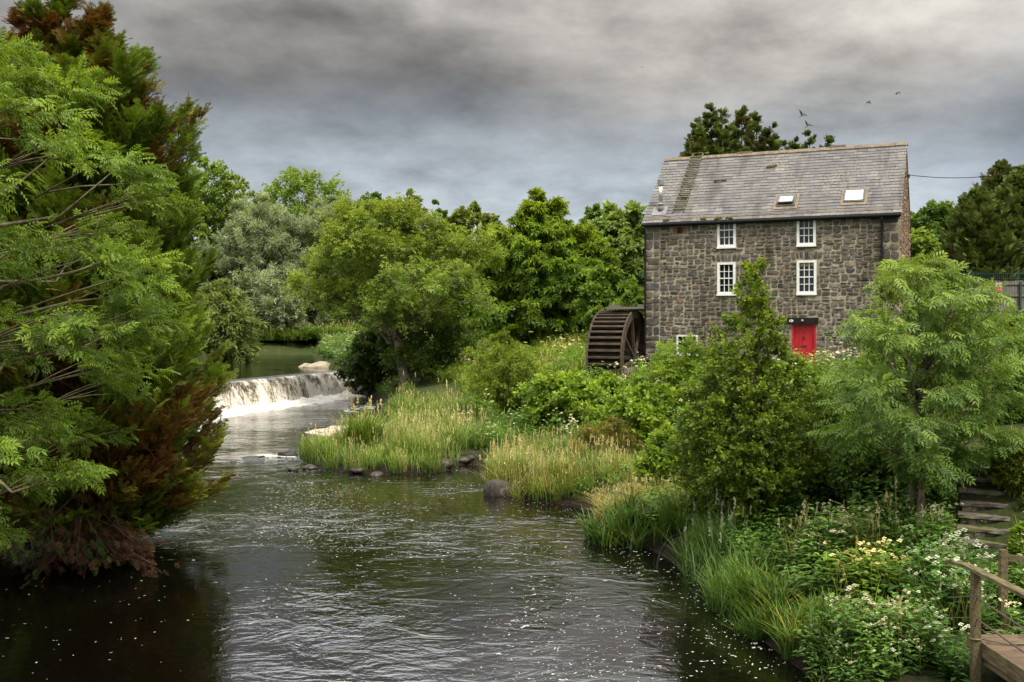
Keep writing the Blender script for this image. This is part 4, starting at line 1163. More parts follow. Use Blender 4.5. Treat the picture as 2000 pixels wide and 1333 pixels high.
def conifer(name, label, cat, base, prof, nbr, nfr, fl, cd, cl, seed, group=None, trunk=.25, brown=None, rise=.25, tpl='frond', inner=.35, thbias=None, tops=((0, 0),), flat=.35, bcol='darkbark', bare=0, limbs=60, rvar=(.62, 1.12), bbias=.16):
    rg = np.random.default_rng(seed)
    root = empty(name, base); tag(root, label, cat, group)
    hs = np.array([p[0] for p in prof]); rs = np.array([p[1] for p in prof]); H = hs[-1]
    hh = np.linspace(hs[0], H, 300); ww = np.interp(hh, hs, rs) + .25 * rs.max(); cdf = np.cumsum(ww); cdf /= cdf[-1]
    h = np.interp((np.arange(nbr) + rg.random(nbr)) / nbr, cdf, hh)
    th = np.arange(nbr) * 2.39996 + rg.normal(0, .3, nbr)
    if thbias is not None:
        keep = rg.random(nbr) < .15 + .85 * (.5 + .5 * np.cos(th - thbias)); th = np.where(keep, th, thbias + rg.normal(0, .8, nbr))
    r = np.interp(h, hs, rs) * rg.uniform(*rvar, nbr) * (1 + .10 * np.sin(2 * th + h))
    tops = [tuple(q) + (1.0,) * (3 - len(q)) for q in tops]; tk = np.array(tops, float)[rg.integers(0, len(tops), nbr)]
    tp = tk[:, :2] * (h / H)[:, None]; h = h * tk[:, 2]
    ax = np.concatenate([tp, np.zeros((nbr, 1))], 1)
    o = np.stack([np.cos(th), np.sin(th), 0 * th], 1)
    up = np.array([0, 0, 1.0])
    h0 = np.maximum(h - r * (.15 + rise * .6), -.2)
    St = ax + up * h0[:, None] + o * .05
    En = ax + o * r[:, None] + up * (h + r * rise * .35)[:, None]
    Mi = ax + o * (r * .6)[:, None] + up * (h0 + (h - h0) * .25)[:, None]
    li = np.repeat(np.arange(nbr), nfr); m = len(li)
    t = rg.uniform(0, 1, m) ** .75; t = inner + (1.04 - inner) * t
    P = bez(St[li], Mi[li], En[li], t)
    T = norm(2 * (1 - t)[:, None] * (Mi - St)[li] + 2 * t[:, None] * (En - Mi)[li])
    side = norm(np.cross(T, up)); w = rg.uniform(-1, 1, m)
    spread = (np.minimum(r[li], 2.2) * flat * (1.12 - t) + .07)
    P = P + side * (w * spread)[:, None] + up * (rg.normal(0, .32, m) * spread)[:, None]
    D = norm(T * .8 + side * (w * .75)[:, None] + rg.normal(0, .25, (m, 3)) + up * .12)
    U = norm(up + rg.normal(0, .45, (m, 3)) - D * .3)
    S = fl * rg.uniform(.6, 1.25, m)
    k = np.clip((t - inner) / (1 - inner) + rg.normal(0, .18, m), 0, 1)[:, None]  # shade and sun painted in: dark tone inside, sunlit tone at branch tips
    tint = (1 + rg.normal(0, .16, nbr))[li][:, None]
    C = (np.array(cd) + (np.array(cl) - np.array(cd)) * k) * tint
    if brown is not None:
        bc, thr, sc = brown
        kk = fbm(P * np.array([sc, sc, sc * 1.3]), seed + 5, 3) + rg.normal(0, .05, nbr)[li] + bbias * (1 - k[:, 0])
        kk = np.clip((kk - thr) * 5, 0, .92)[:, None]
        C = C * (1 - kk) + np.array(bc) * (.45 + .8 * rg.random((m, 1))) * kk
    # leaders
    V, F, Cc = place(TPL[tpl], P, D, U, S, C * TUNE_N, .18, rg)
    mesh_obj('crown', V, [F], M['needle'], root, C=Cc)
    items = []
    for q in tops:
        z = np.linspace(-.4, H * .97 * q[2], 8)
        pts = np.stack([q[0] * z / H, q[1] * z / H, z], 1); pts[:, :2] += np.cumsum(rg.normal(0, .02 * rs.max(), (8, 2)), 0) * .4
        items.append((pts, trunk / math.sqrt(len(tops)) * np.clip(1.1 - z / H, .06, 1.1), 8))
    for i in rg.choice(nbr, min(nbr, limbs), replace=False):
        tt = np.linspace(0, .95, 6); items.append((bez(St[i], Mi[i], En[i], tt), trunk * .16 * (1 - .85 * tt) * (.4 + r[i] / rs.max()), 4))
    it = []
    if bare:
        for i in rg.choice(nbr, min(nbr, bare), replace=False):
            tt = np.linspace(.25, 1.0, 5)
            for q in range(3):
                sh = rg.normal(0, .12, 3) * r[i] * .5
                it.append((bez(St[i], Mi[i] + sh, En[i] + sh * 2, tt), .011 * (1 - .8 * tt), 3))
    tubes_mesh('trunk', items, M[bcol], root, it, M['rope'] if it else None)
    return root

def base_on(px, py):
    return tuple(ground_hit(px, py))
def on_ground(x, y): return (x, y, gz(x, y) - .02)

def build_trees():
    # ---- left bank, near
    near_con = conifer('conifer_tree', 'huge dark green conifer with rusty brown dead patches overhanging the river', 'tree', (-10.4, 25.2, .5),
            [(-.42, 2.7), (.1, 3.0), (1.0, 3.0), (3.2, 3.2), (4.8, 3.05), (6.7, 2.7), (8.2, 2.5), (9.5, 2.45), (10.5, 2.0), (11.3, 1.3), (12.0, .7), (12.75, .1)], 640, 96, .36,
            (.022, .038, .010), (.10, .165, .022), 11, trunk=.42, brown=((.125, .055, .022), .505, .6), rise=.42, inner=.40, thbias=-.9, tops=((-.2, 0), (.7, -.6, .93), (-1.2, .3, .95)), flat=.40, bare=130, limbs=170, rvar=(.42, 1.14), bbias=.20)
    # dead brown sprays hanging from the lowest branches just above the water
    rg = np.random.default_rng(404); b0 = np.array((-10.25, 25.2, .5)); Ps, Ds, Cs, it = [], [], [], []
    for k in range(70):
        px = rg.uniform(-40, 335); Y = rg.uniform(20.8, 22.6); x = (px - CX) / F_PX * Y
        e = np.array([x, Y, rg.uniform(.16, .75)]); s = np.array([-10.25 + rg.uniform(-.6, .9), 24.4, rg.uniform(.9, 1.9)]); m = (s + e) / 2 + np.array([0, 0, -.25])
        tt = np.linspace(0, 1, 7); it.append((bez(s, m, e, tt) - b0, .018 * (1 - .8 * tt), 3))
        n = 26; t = rg.uniform(.45, 1.03, n); P = bez(s, m, e, t) + rg.normal(0, 1, (n, 3)) * np.array([.17, .17, .07])
        Ps.append(P - b0); Ds.append(norm(np.tile(e - s, (n, 1)) + rg.normal(0, .55, (n, 3)) * np.array([1, 1, .35])))
        gr = rg.random() < .2
        Cs.append((np.array((.055, .085, .016)) if gr else np.array((.088, .040, .019))) * rg.uniform(.35, 1.15, (n, 1)))
    P, D, C = np.concatenate(Ps), np.concatenate(Ds), np.concatenate(Cs)
    V, F, Cc = place(TPL['frond'], P, D, norm(np.array([0, 0, 1.0]) + rg.normal(0, .4, P.shape)), .27 * rg.uniform(.6, 1.2, len(P)), C, .3, rg)
    mesh_obj('dead_sprays', V, [F], M['needle'], near_con, C=Cc)
    tubes_mesh('dead_branches', it, M['rope'], near_con)
    tree('ash_tree', 'bright green ash reaching in from the left edge over the river', 'tree', (-11.6, 17.6, 1.6),
         [(-.6, 2.6), (.4, 4.4), (1.4, 6.0), (3.2, 5.9), (4.6, 5.4), (6.0, 5.2), (7.2, 4.8), (8.3, 4.2), (9.3, 3.5), (10.2, 2.7), (11.2, .8)], 112, (.6, .98), 11, 13, 'ash', .24,
         (.036, .078, .014), (.135, .245, .034), 12, trunk=.26, bark='twig', limbs=60, twigs=420, thbias=-.25, topc=(.175, .295, .042), updir=.3, ucl=(.60, 1.04), leafdroop=.1, fill=.15, lump=.16, tw_r=.016, flatz=.50)
    # ---- right bank, near
    tree('alder_tree', 'dark green conical young alder in front of the mill facade', 'tree', on_ground(5.15, 22.6),
         [(.15, .9), (.5, 1.4), (1.5, 1.72), (2.4, 1.65), (3.1, 1.35), (3.7, 1.0), (4.3, .72), (5.0, .48), (5.9, .32)], 310, (.26, .44), 9, 24, 'broad', .074,
         (.022, .050, .009), (.115, .205, .024), 13, trunk=.11, limbs=40, twigs=160, mat='leaf', topc=(.15, .255, .028), updir=.7, ucl=(.7, 1.03), lump=.10, stems=2, bark='darkbark', tw_r=.008)
    tree('ash_sapling', 'pale green young ash beside the stone steps with drooping leaves', 'tree', on_ground(7.45, 19.2),
         [(1.0, .8), (1.5, 1.55), (2.1, 1.9), (2.9, 2.0), (3.5, 1.8), (4.0, 1.45), (4.5, 1.05), (5.0, .6)], 58, (.36, .62), 9, 7, 'ash', .27,
         (.036, .085, .026), (.135, .245, .072), 14, trunk=.10, limbs=40, twigs=200, topc=(.175, .285, .075), updir=.5, leafdroop=.5, ucl=(.5, .98), stems=3, lump=.26, flatz=.62, bark='palebark', tw_r=.009, droop=.1)
    tree('ash_sapling', 'leafy ash sapling cut off by the right edge behind the steps', 'tree', on_ground(11.6, 24.2),
         [(.4, 1.0), (.9, 1.5), (1.5, 1.6), (2.0, 1.2), (2.5, .3)], 46, (.42, .65), 8, 8, 'ash', .30,
         (.036, .085, .020), (.14, .26, .055), 15, trunk=.07, limbs=20, twigs=80, updir=.5, leafdroop=.5, stems=2, tw_r=.009)
    # ---- middle
    tree('ash_tree', 'spreading light green ash with bare leaning trunk beside the weir', 'tree', on_ground(-7.2, 72),
         [(4.7, 2.2), (5.0, 4.2), (5.5, 5.2), (6.4, 5.7), (7.6, 5.2), (9.4, 4.4), (10.8, 3.3), (11.8, 2.2), (12.7, .8)], 120, (.6, 1.55), 11, 15, 'ashfar', .36,
         (.048, .095, .020), (.14, .235, .040), 16, trunk=.40, bark='palebark', lean=(-1.4, 0), limbs=60, twigs=130, topc=(.16, .245, .036), ucl=(.55, 1.12), lump=.30, leafdroop=.15, tw_r=.03, fill=.12)
    tree('horse_chestnut', 'large rich green horse chestnut with layered hanging leaf clumps', 'tree', on_ground(2.5, 84),
         [(.3, 3.8), (1.5, 5.0), (4, 5.4), (6.5, 5.0), (8.5, 4.0), (10.2, 2.9), (11.4, 1.8), (12.6, .6)], 165, (.8, 1.45), 10, 17, 'palmfar', .46,
         (.032, .075, .011), (.14, .25, .022), 17, trunk=.45, limbs=20, topc=(.20, .30, .022), updir=.35, droop=.35, leafdroop=.55, ucl=(.74, 1.06), lump=.13, bark='darkbark')
    # ---- silver willows and the wood behind the pool
    wil = dict(tpl='narrow', mat='leaf', bark='darkbark', ucl=(.6, 1.05), lump=.18, leafdroop=.0, limbs=16)
    W1, W2 = (.085, .125, .12), (.225, .335, .33)
    GW = 'silver willows behind the mill pool'
    tree('willow_tree', 'grey green silver willow rising just right of the big conifer', 'tree', on_ground(-38.5, 162), [(.5, 4), (3, 7.5), (8, 8.5), (13, 7.8), (17, 6), (20, 3.5), (22, .5)], 150, (1.3, 2.6), 12, 34, lsize=.66, cd=W1, cl=W2, seed=18, trunk=.5, group=GW, updir=.8, **wil)
    tree('willow_tree', 'broad silver willow in the middle of the bank behind the pool', 'tree', on_ground(-28, 164), [(.5, 4), (3, 7.5), (8, 8), (13, 7), (17, 5.5), (20, 3), (21.5, .5)], 150, (1.3, 2.6), 12, 34, lsize=.66, cd=W1, cl=(.20, .305, .29), seed=19, trunk=.5, group=GW, updir=.8, **wil)
    tree('willow_tree', 'low silver willow leaning over the grassy bank behind the pool', 'tree', on_ground(-33.5, 159), [(.3, 4), (2, 6), (5, 6.2), (8, 5), (10.5, 2.5), (11.5, .4)], 100, (1.1, 2.1), 12, 32, lsize=.62, cd=W1, cl=(.25, .365, .36), seed=20, trunk=.35, group=GW, updir=.7, **wil)
    tree('willow_tree', 'muted green willow tucked behind the spreading ash crown', 'tree', on_ground(-20, 160), [(.5, 4), (4, 6.5), (9, 6.5), (14, 5), (17, 2.5), (19, .4)], 110, (1.2, 2.3), 11, 32, lsize=.66, cd=(.055, .085, .04), cl=(.175, .27, .21), seed=21, trunk=.45, group=GW, updir=.8, **wil)
    tree('willow_bush', 'rounded grey green willow bush at the pool edge beside the conifer', 'bush', on_ground(-31.2, 112), [(-.6, 2.2), (1, 3.7), (4, 4.0), (6.5, 3.0), (8.4, 1.5), (9.2, .3)], 110, (.9, 1.6), 11, 24, tpl='narrow', lsize=.6, cd=(.05, .085, .034), cl=(.155, .24, .105), seed=22, trunk=.25, limbs=10, stems=2, updir=.3, droop=.4)
    GB = 'woodland trees on the skyline'
    def wood(px, top, Y, rad, hue, seed, label, h0=0.0, K=125, asp=1.0, name='woodland_tree', cat='tree', size=.46):
        x = (px - CX) / F_PX * Y; z0 = gz(x, Y); H = CAMZ - (top - HY) / F_PX * Y - z0
        cd_, cl_ = tuple(1.4 * v * k for v, k in zip(hue[0], (.86, 1, .95))), tuple(1.1 * v * k for v, k in zip(hue[1], (.84, .98, .95)))  # leaf tones lifted, dark ones most, standing in for distance haze
        prof = [(h0 * H + .02 * H, rad * .6), (.2 * H, rad * .95), (.45 * H, rad * 1.05), (.68 * H, rad * .92), (.85 * H, rad * .66), (.95 * H, rad * .36), (H, .3)]
        return tree(name, label, cat, (x, Y, z0), prof, K, (rad * .17, rad * .30), 10, 28, 'broad', size, cd_, cl_, seed, group=GB, trunk=.4, limbs=12, bark='darkbark', ucl=(.7, 1.02), lump=.08, sq=.85, topc=tuple(1.12 * v for v in cl_))
    G1 = ((.045, .078, .022), (.135, .205, .045)); G2 = ((.055, .092, .028), (.155, .22, .055)); G3 = ((.034, .066, .022), (.09, .15, .045)); G4 = ((.062, .082, .028), (.145, .185, .055))
    wood(590, 330, 205, 12.5, G1, 31, 'domed green tree rising highest behind the silver willows', K=230)
    wood(400, 305, 165, 7.5, G1, 32, 'green tree top peeping out beside the conifer on the left', K=170)
    wood(462, 345, 185, 7, ((.05, .08, .03), (.15, .19, .07)), 33, 'pale feathery tree top between two green domes', K=70)
    wood(735, 375, 190, 6.5, G3, 34, 'dark green tree top right of the silver willows')
    wood(800, 372, 200, 5.5, G4, 35, 'olive brown tree top above the spreading ash')
    wood(855, 388, 215, 3.5, G3, 36, 'small dark tree alone on the skyline left of the chestnut', K=50)
    wood(690, 405, 175, 6, G2, 37, 'mid green tree behind the left side of the spreading ash')
    wood(925, 400, 140, 5.5, ((.04, .06, .014), (.12, .16, .034)), 38, 'olive green tree half hidden behind the chestnut')
    wood(870, 440, 125, 5, G1, 39, 'green tree filling the gap between ash and chestnut')
    wood(1172, 396, 150, 4.6, G3, 40, 'dark topped tree between the chestnut and the mill')
    wood(1222, 400, 92, 4.2, ((.058, .095, .042), (.165, .235, .10)), 41, 'soft green tree close against the left mill gable', K=120)
    wood(1120, 452, 140, 4.5, G1, 42, 'low green tree in the gap right of the chestnut')
    wood(1262, 430, 125, 4.2, G2, 43, 'green tree partly hidden behind the left mill corner', K=60)
    wood(1825, 397, 125, 5.2, G3, 44, 'blue green tree seen right of the mill gable', K=110)
    wood(1775, 450, 105, 3.6, G2, 45, 'light green tree touching the right mill gable', K=80)
    wood(1880, 440, 130, 4.5, G1, 46, 'green tree between the round tree and the brown conifers', K=70)
    # ---- conifers
    CG, CLT = (.028, .050, .020), (.10, .145, .045)
    Z = lambda px, py, Y: CAMZ - (py - HY) / F_PX * Y
    def con(px, top, Y, rad, seed, label, group, brown, tops=((0, 0),), cl=CLT, nbr=230):
        x = (px - CX) / F_PX * Y; z0 = gz(x, Y); H = Z(px, top, Y) - z0
        pr = [(.08 * H, rad), (.3 * H, rad * 1.1), (.55 * H, rad * 1.0), (.75 * H, rad * .85), (.9 * H, rad * .5), (H, .05)]
        return conifer('conifer_tree', label, 'tree', (x, Y, z0), pr, int(nbr * 1.9), 26, .44, CG, cl, seed, group=group, trunk=.3, brown=brown, rise=.5, tpl='frondfar', inner=.35, tops=tops, flat=.17, limbs=90, rvar=(.35, 1.35))
    GM, GR = 'conifers standing behind the mill roof', 'conifers by the fence on the right'
    br = ((.085, .045, .022), .72, .3); T3 = lambda s: ((-s, .2), (0, 0), (s, -.2))
    con(1395, 208, 78, 1.25, 51, 'tallest conifer behind the left part of the mill roof', GM, br, tops=((-1.3, 0, .93), (-.3, .3, 1.0), (.6, -.2, .97)), nbr=300)
    con(1445, 214, 80, 1.25, 52, 'conifer with brownish middle behind the mill ridge', GM, ((.085, .05, .026), .66, .3), tops=((-.9, 0, .95), (.1, 0, 1.0), (1.0, 0, .93)), nbr=300)
    con(1492, 226, 77, 1.2, 53, 'conifer with sloping top right of the tall group behind the mill', GM, br, tops=((-.7, 0, 1.0), (.5, 0, .95), (1.4, 0, .86)), nbr=260)
    con(1356, 255, 76, .9, 54, 'lower conifer at the left end of the group behind the mill', GM, br, tops=((-.3, 0, .94), (.3, 0, 1.0)), nbr=180)
    con(1580, 260, 82, 1.3, 55, 'separate small conifer top peeping over the middle of the ridge', GM, br, tops=((-1.2, 0, .955), (0, 0, 1.0), (1.6, 0, .965)), nbr=260)
    brr = ((.12, .07, .038), .66, .33)
    con(1912, 374, 76, 1.9, 56, 'bushy olive conifer with dead brown side above the fence', GR, brr, cl=(.085, .125, .04), nbr=320)
    con(1955, 322, 80, 1.7, 57, 'tall slender conifer with open top right of the mill', GR, ((.12, .065, .036), .64, .33), cl=(.09, .12, .042), nbr=260)
    con(1995, 332, 77, 1.8, 58, 'dark conifer cut by the right edge of the picture', GR, ((.13, .065, .036), .63, .33), nbr=260)
    con(1882, 400, 84, 1.1, 59, 'smallest conifer at the left end of the fence group', GR, ((.13, .065, .036), .66, .33), nbr=140)
    # ---- shrubs
    GS = 'shrubs on the bank'
    def shrub(px, py, top, wpx, hue, seed, label, tpl='leaf', ls=.16, K=70, nl=15, mat='leaf', updir=.7, stems=3, dz=0., dy=0., **kw):
        b = ground_hit(px, py); f = (b[1] + dy) / b[1]; b = np.array([b[0] * f, b[1] + dy, gz(b[0] * f, b[1] + dy)]); Y = b[1]; H = (py - top) / F_PX * Y; r = wpx / 2 / F_PX * Y
        prof = [(.06 * H, r * .65), (.3 * H, r), (.55 * H, r * .95), (.8 * H, r * .62), (H, r * .12)]
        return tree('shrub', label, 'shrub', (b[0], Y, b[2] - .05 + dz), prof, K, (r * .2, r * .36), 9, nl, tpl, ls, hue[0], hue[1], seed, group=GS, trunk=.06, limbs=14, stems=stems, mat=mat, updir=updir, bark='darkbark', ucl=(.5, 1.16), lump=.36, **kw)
    YW = ((.055, .10, .016), (.150, .245, .042)); DG = ((.030, .068, .014), (.110, .205, .036)); BG = ((.045, .10, .016), (.155, .27, .04)); OL = ((.05, .066, .016), (.14, .155, .045))
    shrub(985, 805, 650, 140, YW, 61, 'yellow green willow shrub with fine leaves on the mid bank', 'narrow', .20, 90, 20)
    shrub(1110, 830, 728, 150, BG, 62, 'deep green leafy shrub left of the waterwheel foot', 'leaf', .19, 100)
    shrub(1185, 800, 728, 90, BG, 63, 'fresh green sapling shrub right in front of the waterwheel', 'leaf', .18, 45)
    shrub(1262, 870, 748, 150, BG, 64, 'bright green tall leafy shrub below the left mill corner', 'leaf', .18, 90)
    shrub(1345, 800, 668, 110, BG, 65, 'light green shrub hiding the low mill window', 'ash', .36, 34, 5)
    shrub(1300, 790, 672, 80, ((.045, .10, .02), (.15, .27, .05)), 66, 'feathery sapling in front of the mill downpipe', 'ash', .36, 20, 5)
    shrub(1195, 905, 815, 110, OL, 67, 'olive brown low bush above the dry grass', 'narrow', .14, 60)
    shrub(1300, 950, 830, 120, BG, 68, 'green bramble bush left of the alder', 'leaf', .13, 70)
    shrub(1590, 880, 730, 100, DG, 69, 'dark shrub between the alder and the young ash', 'leaf', .13, 60)
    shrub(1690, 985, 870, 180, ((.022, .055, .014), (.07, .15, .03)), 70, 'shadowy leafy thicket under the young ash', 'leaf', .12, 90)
    shrub(1490, 800, 725, 130, BG, 71, 'green shrub below the red door', 'leaf', .15, 50)
    shrub(1655, 800, 712, 100, ((.05, .09, .02), (.17, .24, .05)), 72, 'yellowish garden shrub right of the red door', 'leaf', .14, 46)
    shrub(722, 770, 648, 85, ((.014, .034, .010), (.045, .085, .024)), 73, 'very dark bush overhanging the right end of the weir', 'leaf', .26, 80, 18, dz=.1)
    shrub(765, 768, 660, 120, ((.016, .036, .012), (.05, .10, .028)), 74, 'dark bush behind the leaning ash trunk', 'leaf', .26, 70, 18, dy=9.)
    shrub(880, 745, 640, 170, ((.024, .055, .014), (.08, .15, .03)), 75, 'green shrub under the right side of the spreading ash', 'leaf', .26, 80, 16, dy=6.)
    shrub(1185, 672, 520, 110, DG, 76, 'tall dark shrub beside the top of the waterwheel', 'leaf', .30, 90, 18)
    shrub(1240, 680, 560, 80, DG, 77, 'dark green bush close behind the waterwheel', 'leaf', .28, 60, 18)
    shrub(1065, 668, 615, 90, BG, 78, 'low bright shrub at the foot of the chestnut', 'leaf', .3, 40, 14)
    shrub(1985, 960, 850, 90, ((.05, .09, .02), (.16, .235, .05)), 79, 'grassy green shrub at the right edge above the steps', 'leaf', .12, 60)
    shrub(2015, 1085, 1025, 60, BG, 80, 'round leaved green bush right of the steps', 'broad', .13, 40, 12)
    shrub(1800, 740, 660, 170, BG, 81, 'garden shrub in front of the right mill corner', 'leaf', .18, 60)
build_trees()
# ------------------------------------------------------------------ ground cover templates (z up, unit height ~1)
def plant_tpl(kind, seed):
    rg = np.random.default_rng(seed); V, T, C = [], [], []
    def tri(a, b, c, col, col2=None):
        n = len(V); V.extend([a, b, c]); T.append((n, n + 1, n + 2)); C.extend([col, col, col2 if col2 is not None else col])
    def blade(p, az, L, lean, w, c0, c1, k=3, curl=1.0):
        d = np.array([math.cos(az), math.sin(az), 0]); s = np.array([-d[1], d[0], 0])
        prev = None
        for i in range(k + 1):
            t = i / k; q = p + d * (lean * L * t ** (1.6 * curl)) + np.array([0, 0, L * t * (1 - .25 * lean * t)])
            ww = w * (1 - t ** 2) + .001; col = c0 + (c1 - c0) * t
            n = len(V); V.extend([q - s * ww, q + s * ww]); C.extend([col, col])
            if prev is not None: T.extend([(prev, prev + 1, n + 1), (prev, n + 1, n)])
            prev = n
        return q, d
    A = lambda *x: np.array(x, float)
    def disk(c, r, col, nrm=(0, 0, 1), n=6):
        i0 = len(V); nrm = np.array(nrm, float); nrm /= np.linalg.norm(nrm); a = np.cross(nrm, (.3, .9, .1)); a /= np.linalg.norm(a); b = np.cross(nrm, a)
        V.append(c + nrm * r * .25); C.append(col)
        for k in range(n):
            V.append(c + r * (a * math.cos(6.283 * k / n) + b * math.sin(6.283 * k / n)) * rg.uniform(.8, 1.1)); C.append(col * .85)
        for k in range(n): T.append((i0, i0 + 1 + k, i0 + 1 + (k + 1) % n))
    if kind in ('grass', 'reed', 'dry'):
        g0, g1 = {'grass': (A(.045, .085, .014), A(.16, .235, .04)), 'reed': (A(.045, .09, .016), A(.15, .215, .055)), 'dry': (A(.10, .10, .03), A(.32, .27, .10))}[kind]
        nb = 16
        for i in range(nb):
            p = A(*(rg.normal(0, .10, 2)), 0)
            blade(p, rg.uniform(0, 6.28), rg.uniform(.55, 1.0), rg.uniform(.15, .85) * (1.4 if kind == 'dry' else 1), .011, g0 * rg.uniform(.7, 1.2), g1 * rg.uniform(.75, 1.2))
        if kind != 'grass':
            for i in range(2 if kind == 'reed' else 4):
                p = A(*(rg.normal(0, .09, 2)), 0); az = rg.uniform(0, 6.28)
                q, d = blade(p, az, rg.uniform(.95, 1.25), rg.uniform(.05, .25), .006, A(.14, .15, .05), A(.32, .29, .15), 3)
                for k in range(5):
                    o = A(*rg.normal(0, .014, 3)); z = -.035 * k
                    tri(q + o + A(0, 0, z), q + o + A(.022, .008, z - .05), q + A(-.018, .01, z - .06), A(.37, .335, .19) * rg.uniform(.75, 1.15))
    elif kind == 'iris':
        for i in range(13):
            p = A(*(rg.normal(0, .07, 2)), 0); y = rg.random() < .13
            blade(p, rg.uniform(0, 6.28), rg.uniform(.6, 1.05), rg.uniform(.1, .9), .020, A(.022, .05, .010), A(.24, .23, .03) if y else A(.075, .155, .022) * rg.uniform(.8, 1.2), 4, 1.3)
    elif kind in ('herb', 'nettle', 'dock'):
        c0, c1 = {'herb': (A(.03, .075, .014), A(.125, .235, .035)), 'nettle': (A(.02, .055, .012), A(.085, .175, .030)), 'dock': (A(.03, .075, .016), A(.11, .20, .04))}[kind]
        for s in range(3 if kind != 'dock' else 2):
            p = A(*(rg.normal(0, .13, 2)), 0); lean = rg.normal(0, .16, 2); h = rg.uniform(.65, 1.0)
            for k in range(11):
                t = .12 + .88 * k / 10; q = p + A(lean[0] * t, lean[1] * t, h * t); az = k * 2.4 + rg.uniform(-.3, .3)
                L = (.24 if kind != 'dock' else .36) * (1.15 - .6 * t) * rg.uniform(.8, 1.2); d = A(math.cos(az), math.sin(az), rg.uniform(-.1, .45)); sd = A(-d[1], d[0], 0)
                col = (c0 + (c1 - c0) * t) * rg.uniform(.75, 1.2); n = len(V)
                V.extend([q, q + d * L * .5 + sd * L * .24, q + d * L + A(0, 0, -.25 * L), q + d * L * .5 - sd * L * .24]); C.extend([col * .8, col, col * 1.05, col]); T.extend([(n, n + 1, n + 2), (n, n + 2, n + 3)])
            blade(p, 0, h, .0, .006, c0, c0, 2)
    elif kind in ('umbel', 'parsley'):
        for s in range(5 if kind == 'umbel' else 3):
            p = A(*(rg.normal(0, .12, 2)), 0); az = rg.uniform(0, 6.28); h = rg.uniform(.7, 1.1)
            q, d = blade(p, az, h, rg.uniform(.05, .4), .008, A(.05, .10, .02), A(.14, .20, .05), 3)
            for k in range(rg.integers(1, 3)):
                r = rg.uniform(.028, .05) * (1 if kind == 'umbel' else 1.2); qq = q + A(*(rg.normal(0, .06, 2)), rg.uniform(-.07, .02)); 
                tri(q - A(0, 0, .12), qq + A(.005, 0, 0), qq - A(.005, 0, 0), A(.12, .18, .05))
                for j in range(6):
                    a = j * 1.05; disk(qq + A(r * .62 * math.cos(a), r * .62 * math.sin(a), -.004 * j), r * .42, A(.66, .64, .50) * rg.uniform(.75, 1.08), (rg.normal(0, .25), rg.normal(0, .25) - .2, 1), 5)
                disk(qq + A(0, 0, .012), r * .42, A(.68, .66, .54), (0, -.15, 1), 5)
            # feathery leaves up the stem
            for k in range(7):
                t = rg.uniform(.05, .75); a2 = rg.uniform(0, 6.28); L = rg.uniform(.16, .3) * (1.1 - .5 * t); c = p + (q - p) * t
                dd = A(math.cos(a2), math.sin(a2), .35); sd = A(-dd[1], dd[0], 0); col = A(.055, .115, .028) * rg.uniform(.6, 1.6) + A(.02, .03, .005)
                for j in range(4):
                    tt = .3 + .22 * j; b = c + dd * L * tt
                    for sg in (-1, 1): tri(b, b + (dd * .3 + sd * sg) * L * .34 * (1.2 - tt * .6), b + dd * L * .2, col, col * 1.2)
                tri(c + dd * L * .9, c + dd * L * 1.15 + sd * .03, c + dd * L * 1.2, col)
    return np.array(V), np.array(T), np.array(C)
PT = {k: [plant_tpl(k, 100 + 7 * i + j) for j in range(4)] for i, k in enumerate(('grass', 'reed', 'dry', 'iris', 'herb', 'nettle', 'dock', 'umbel', 'parsley'))}

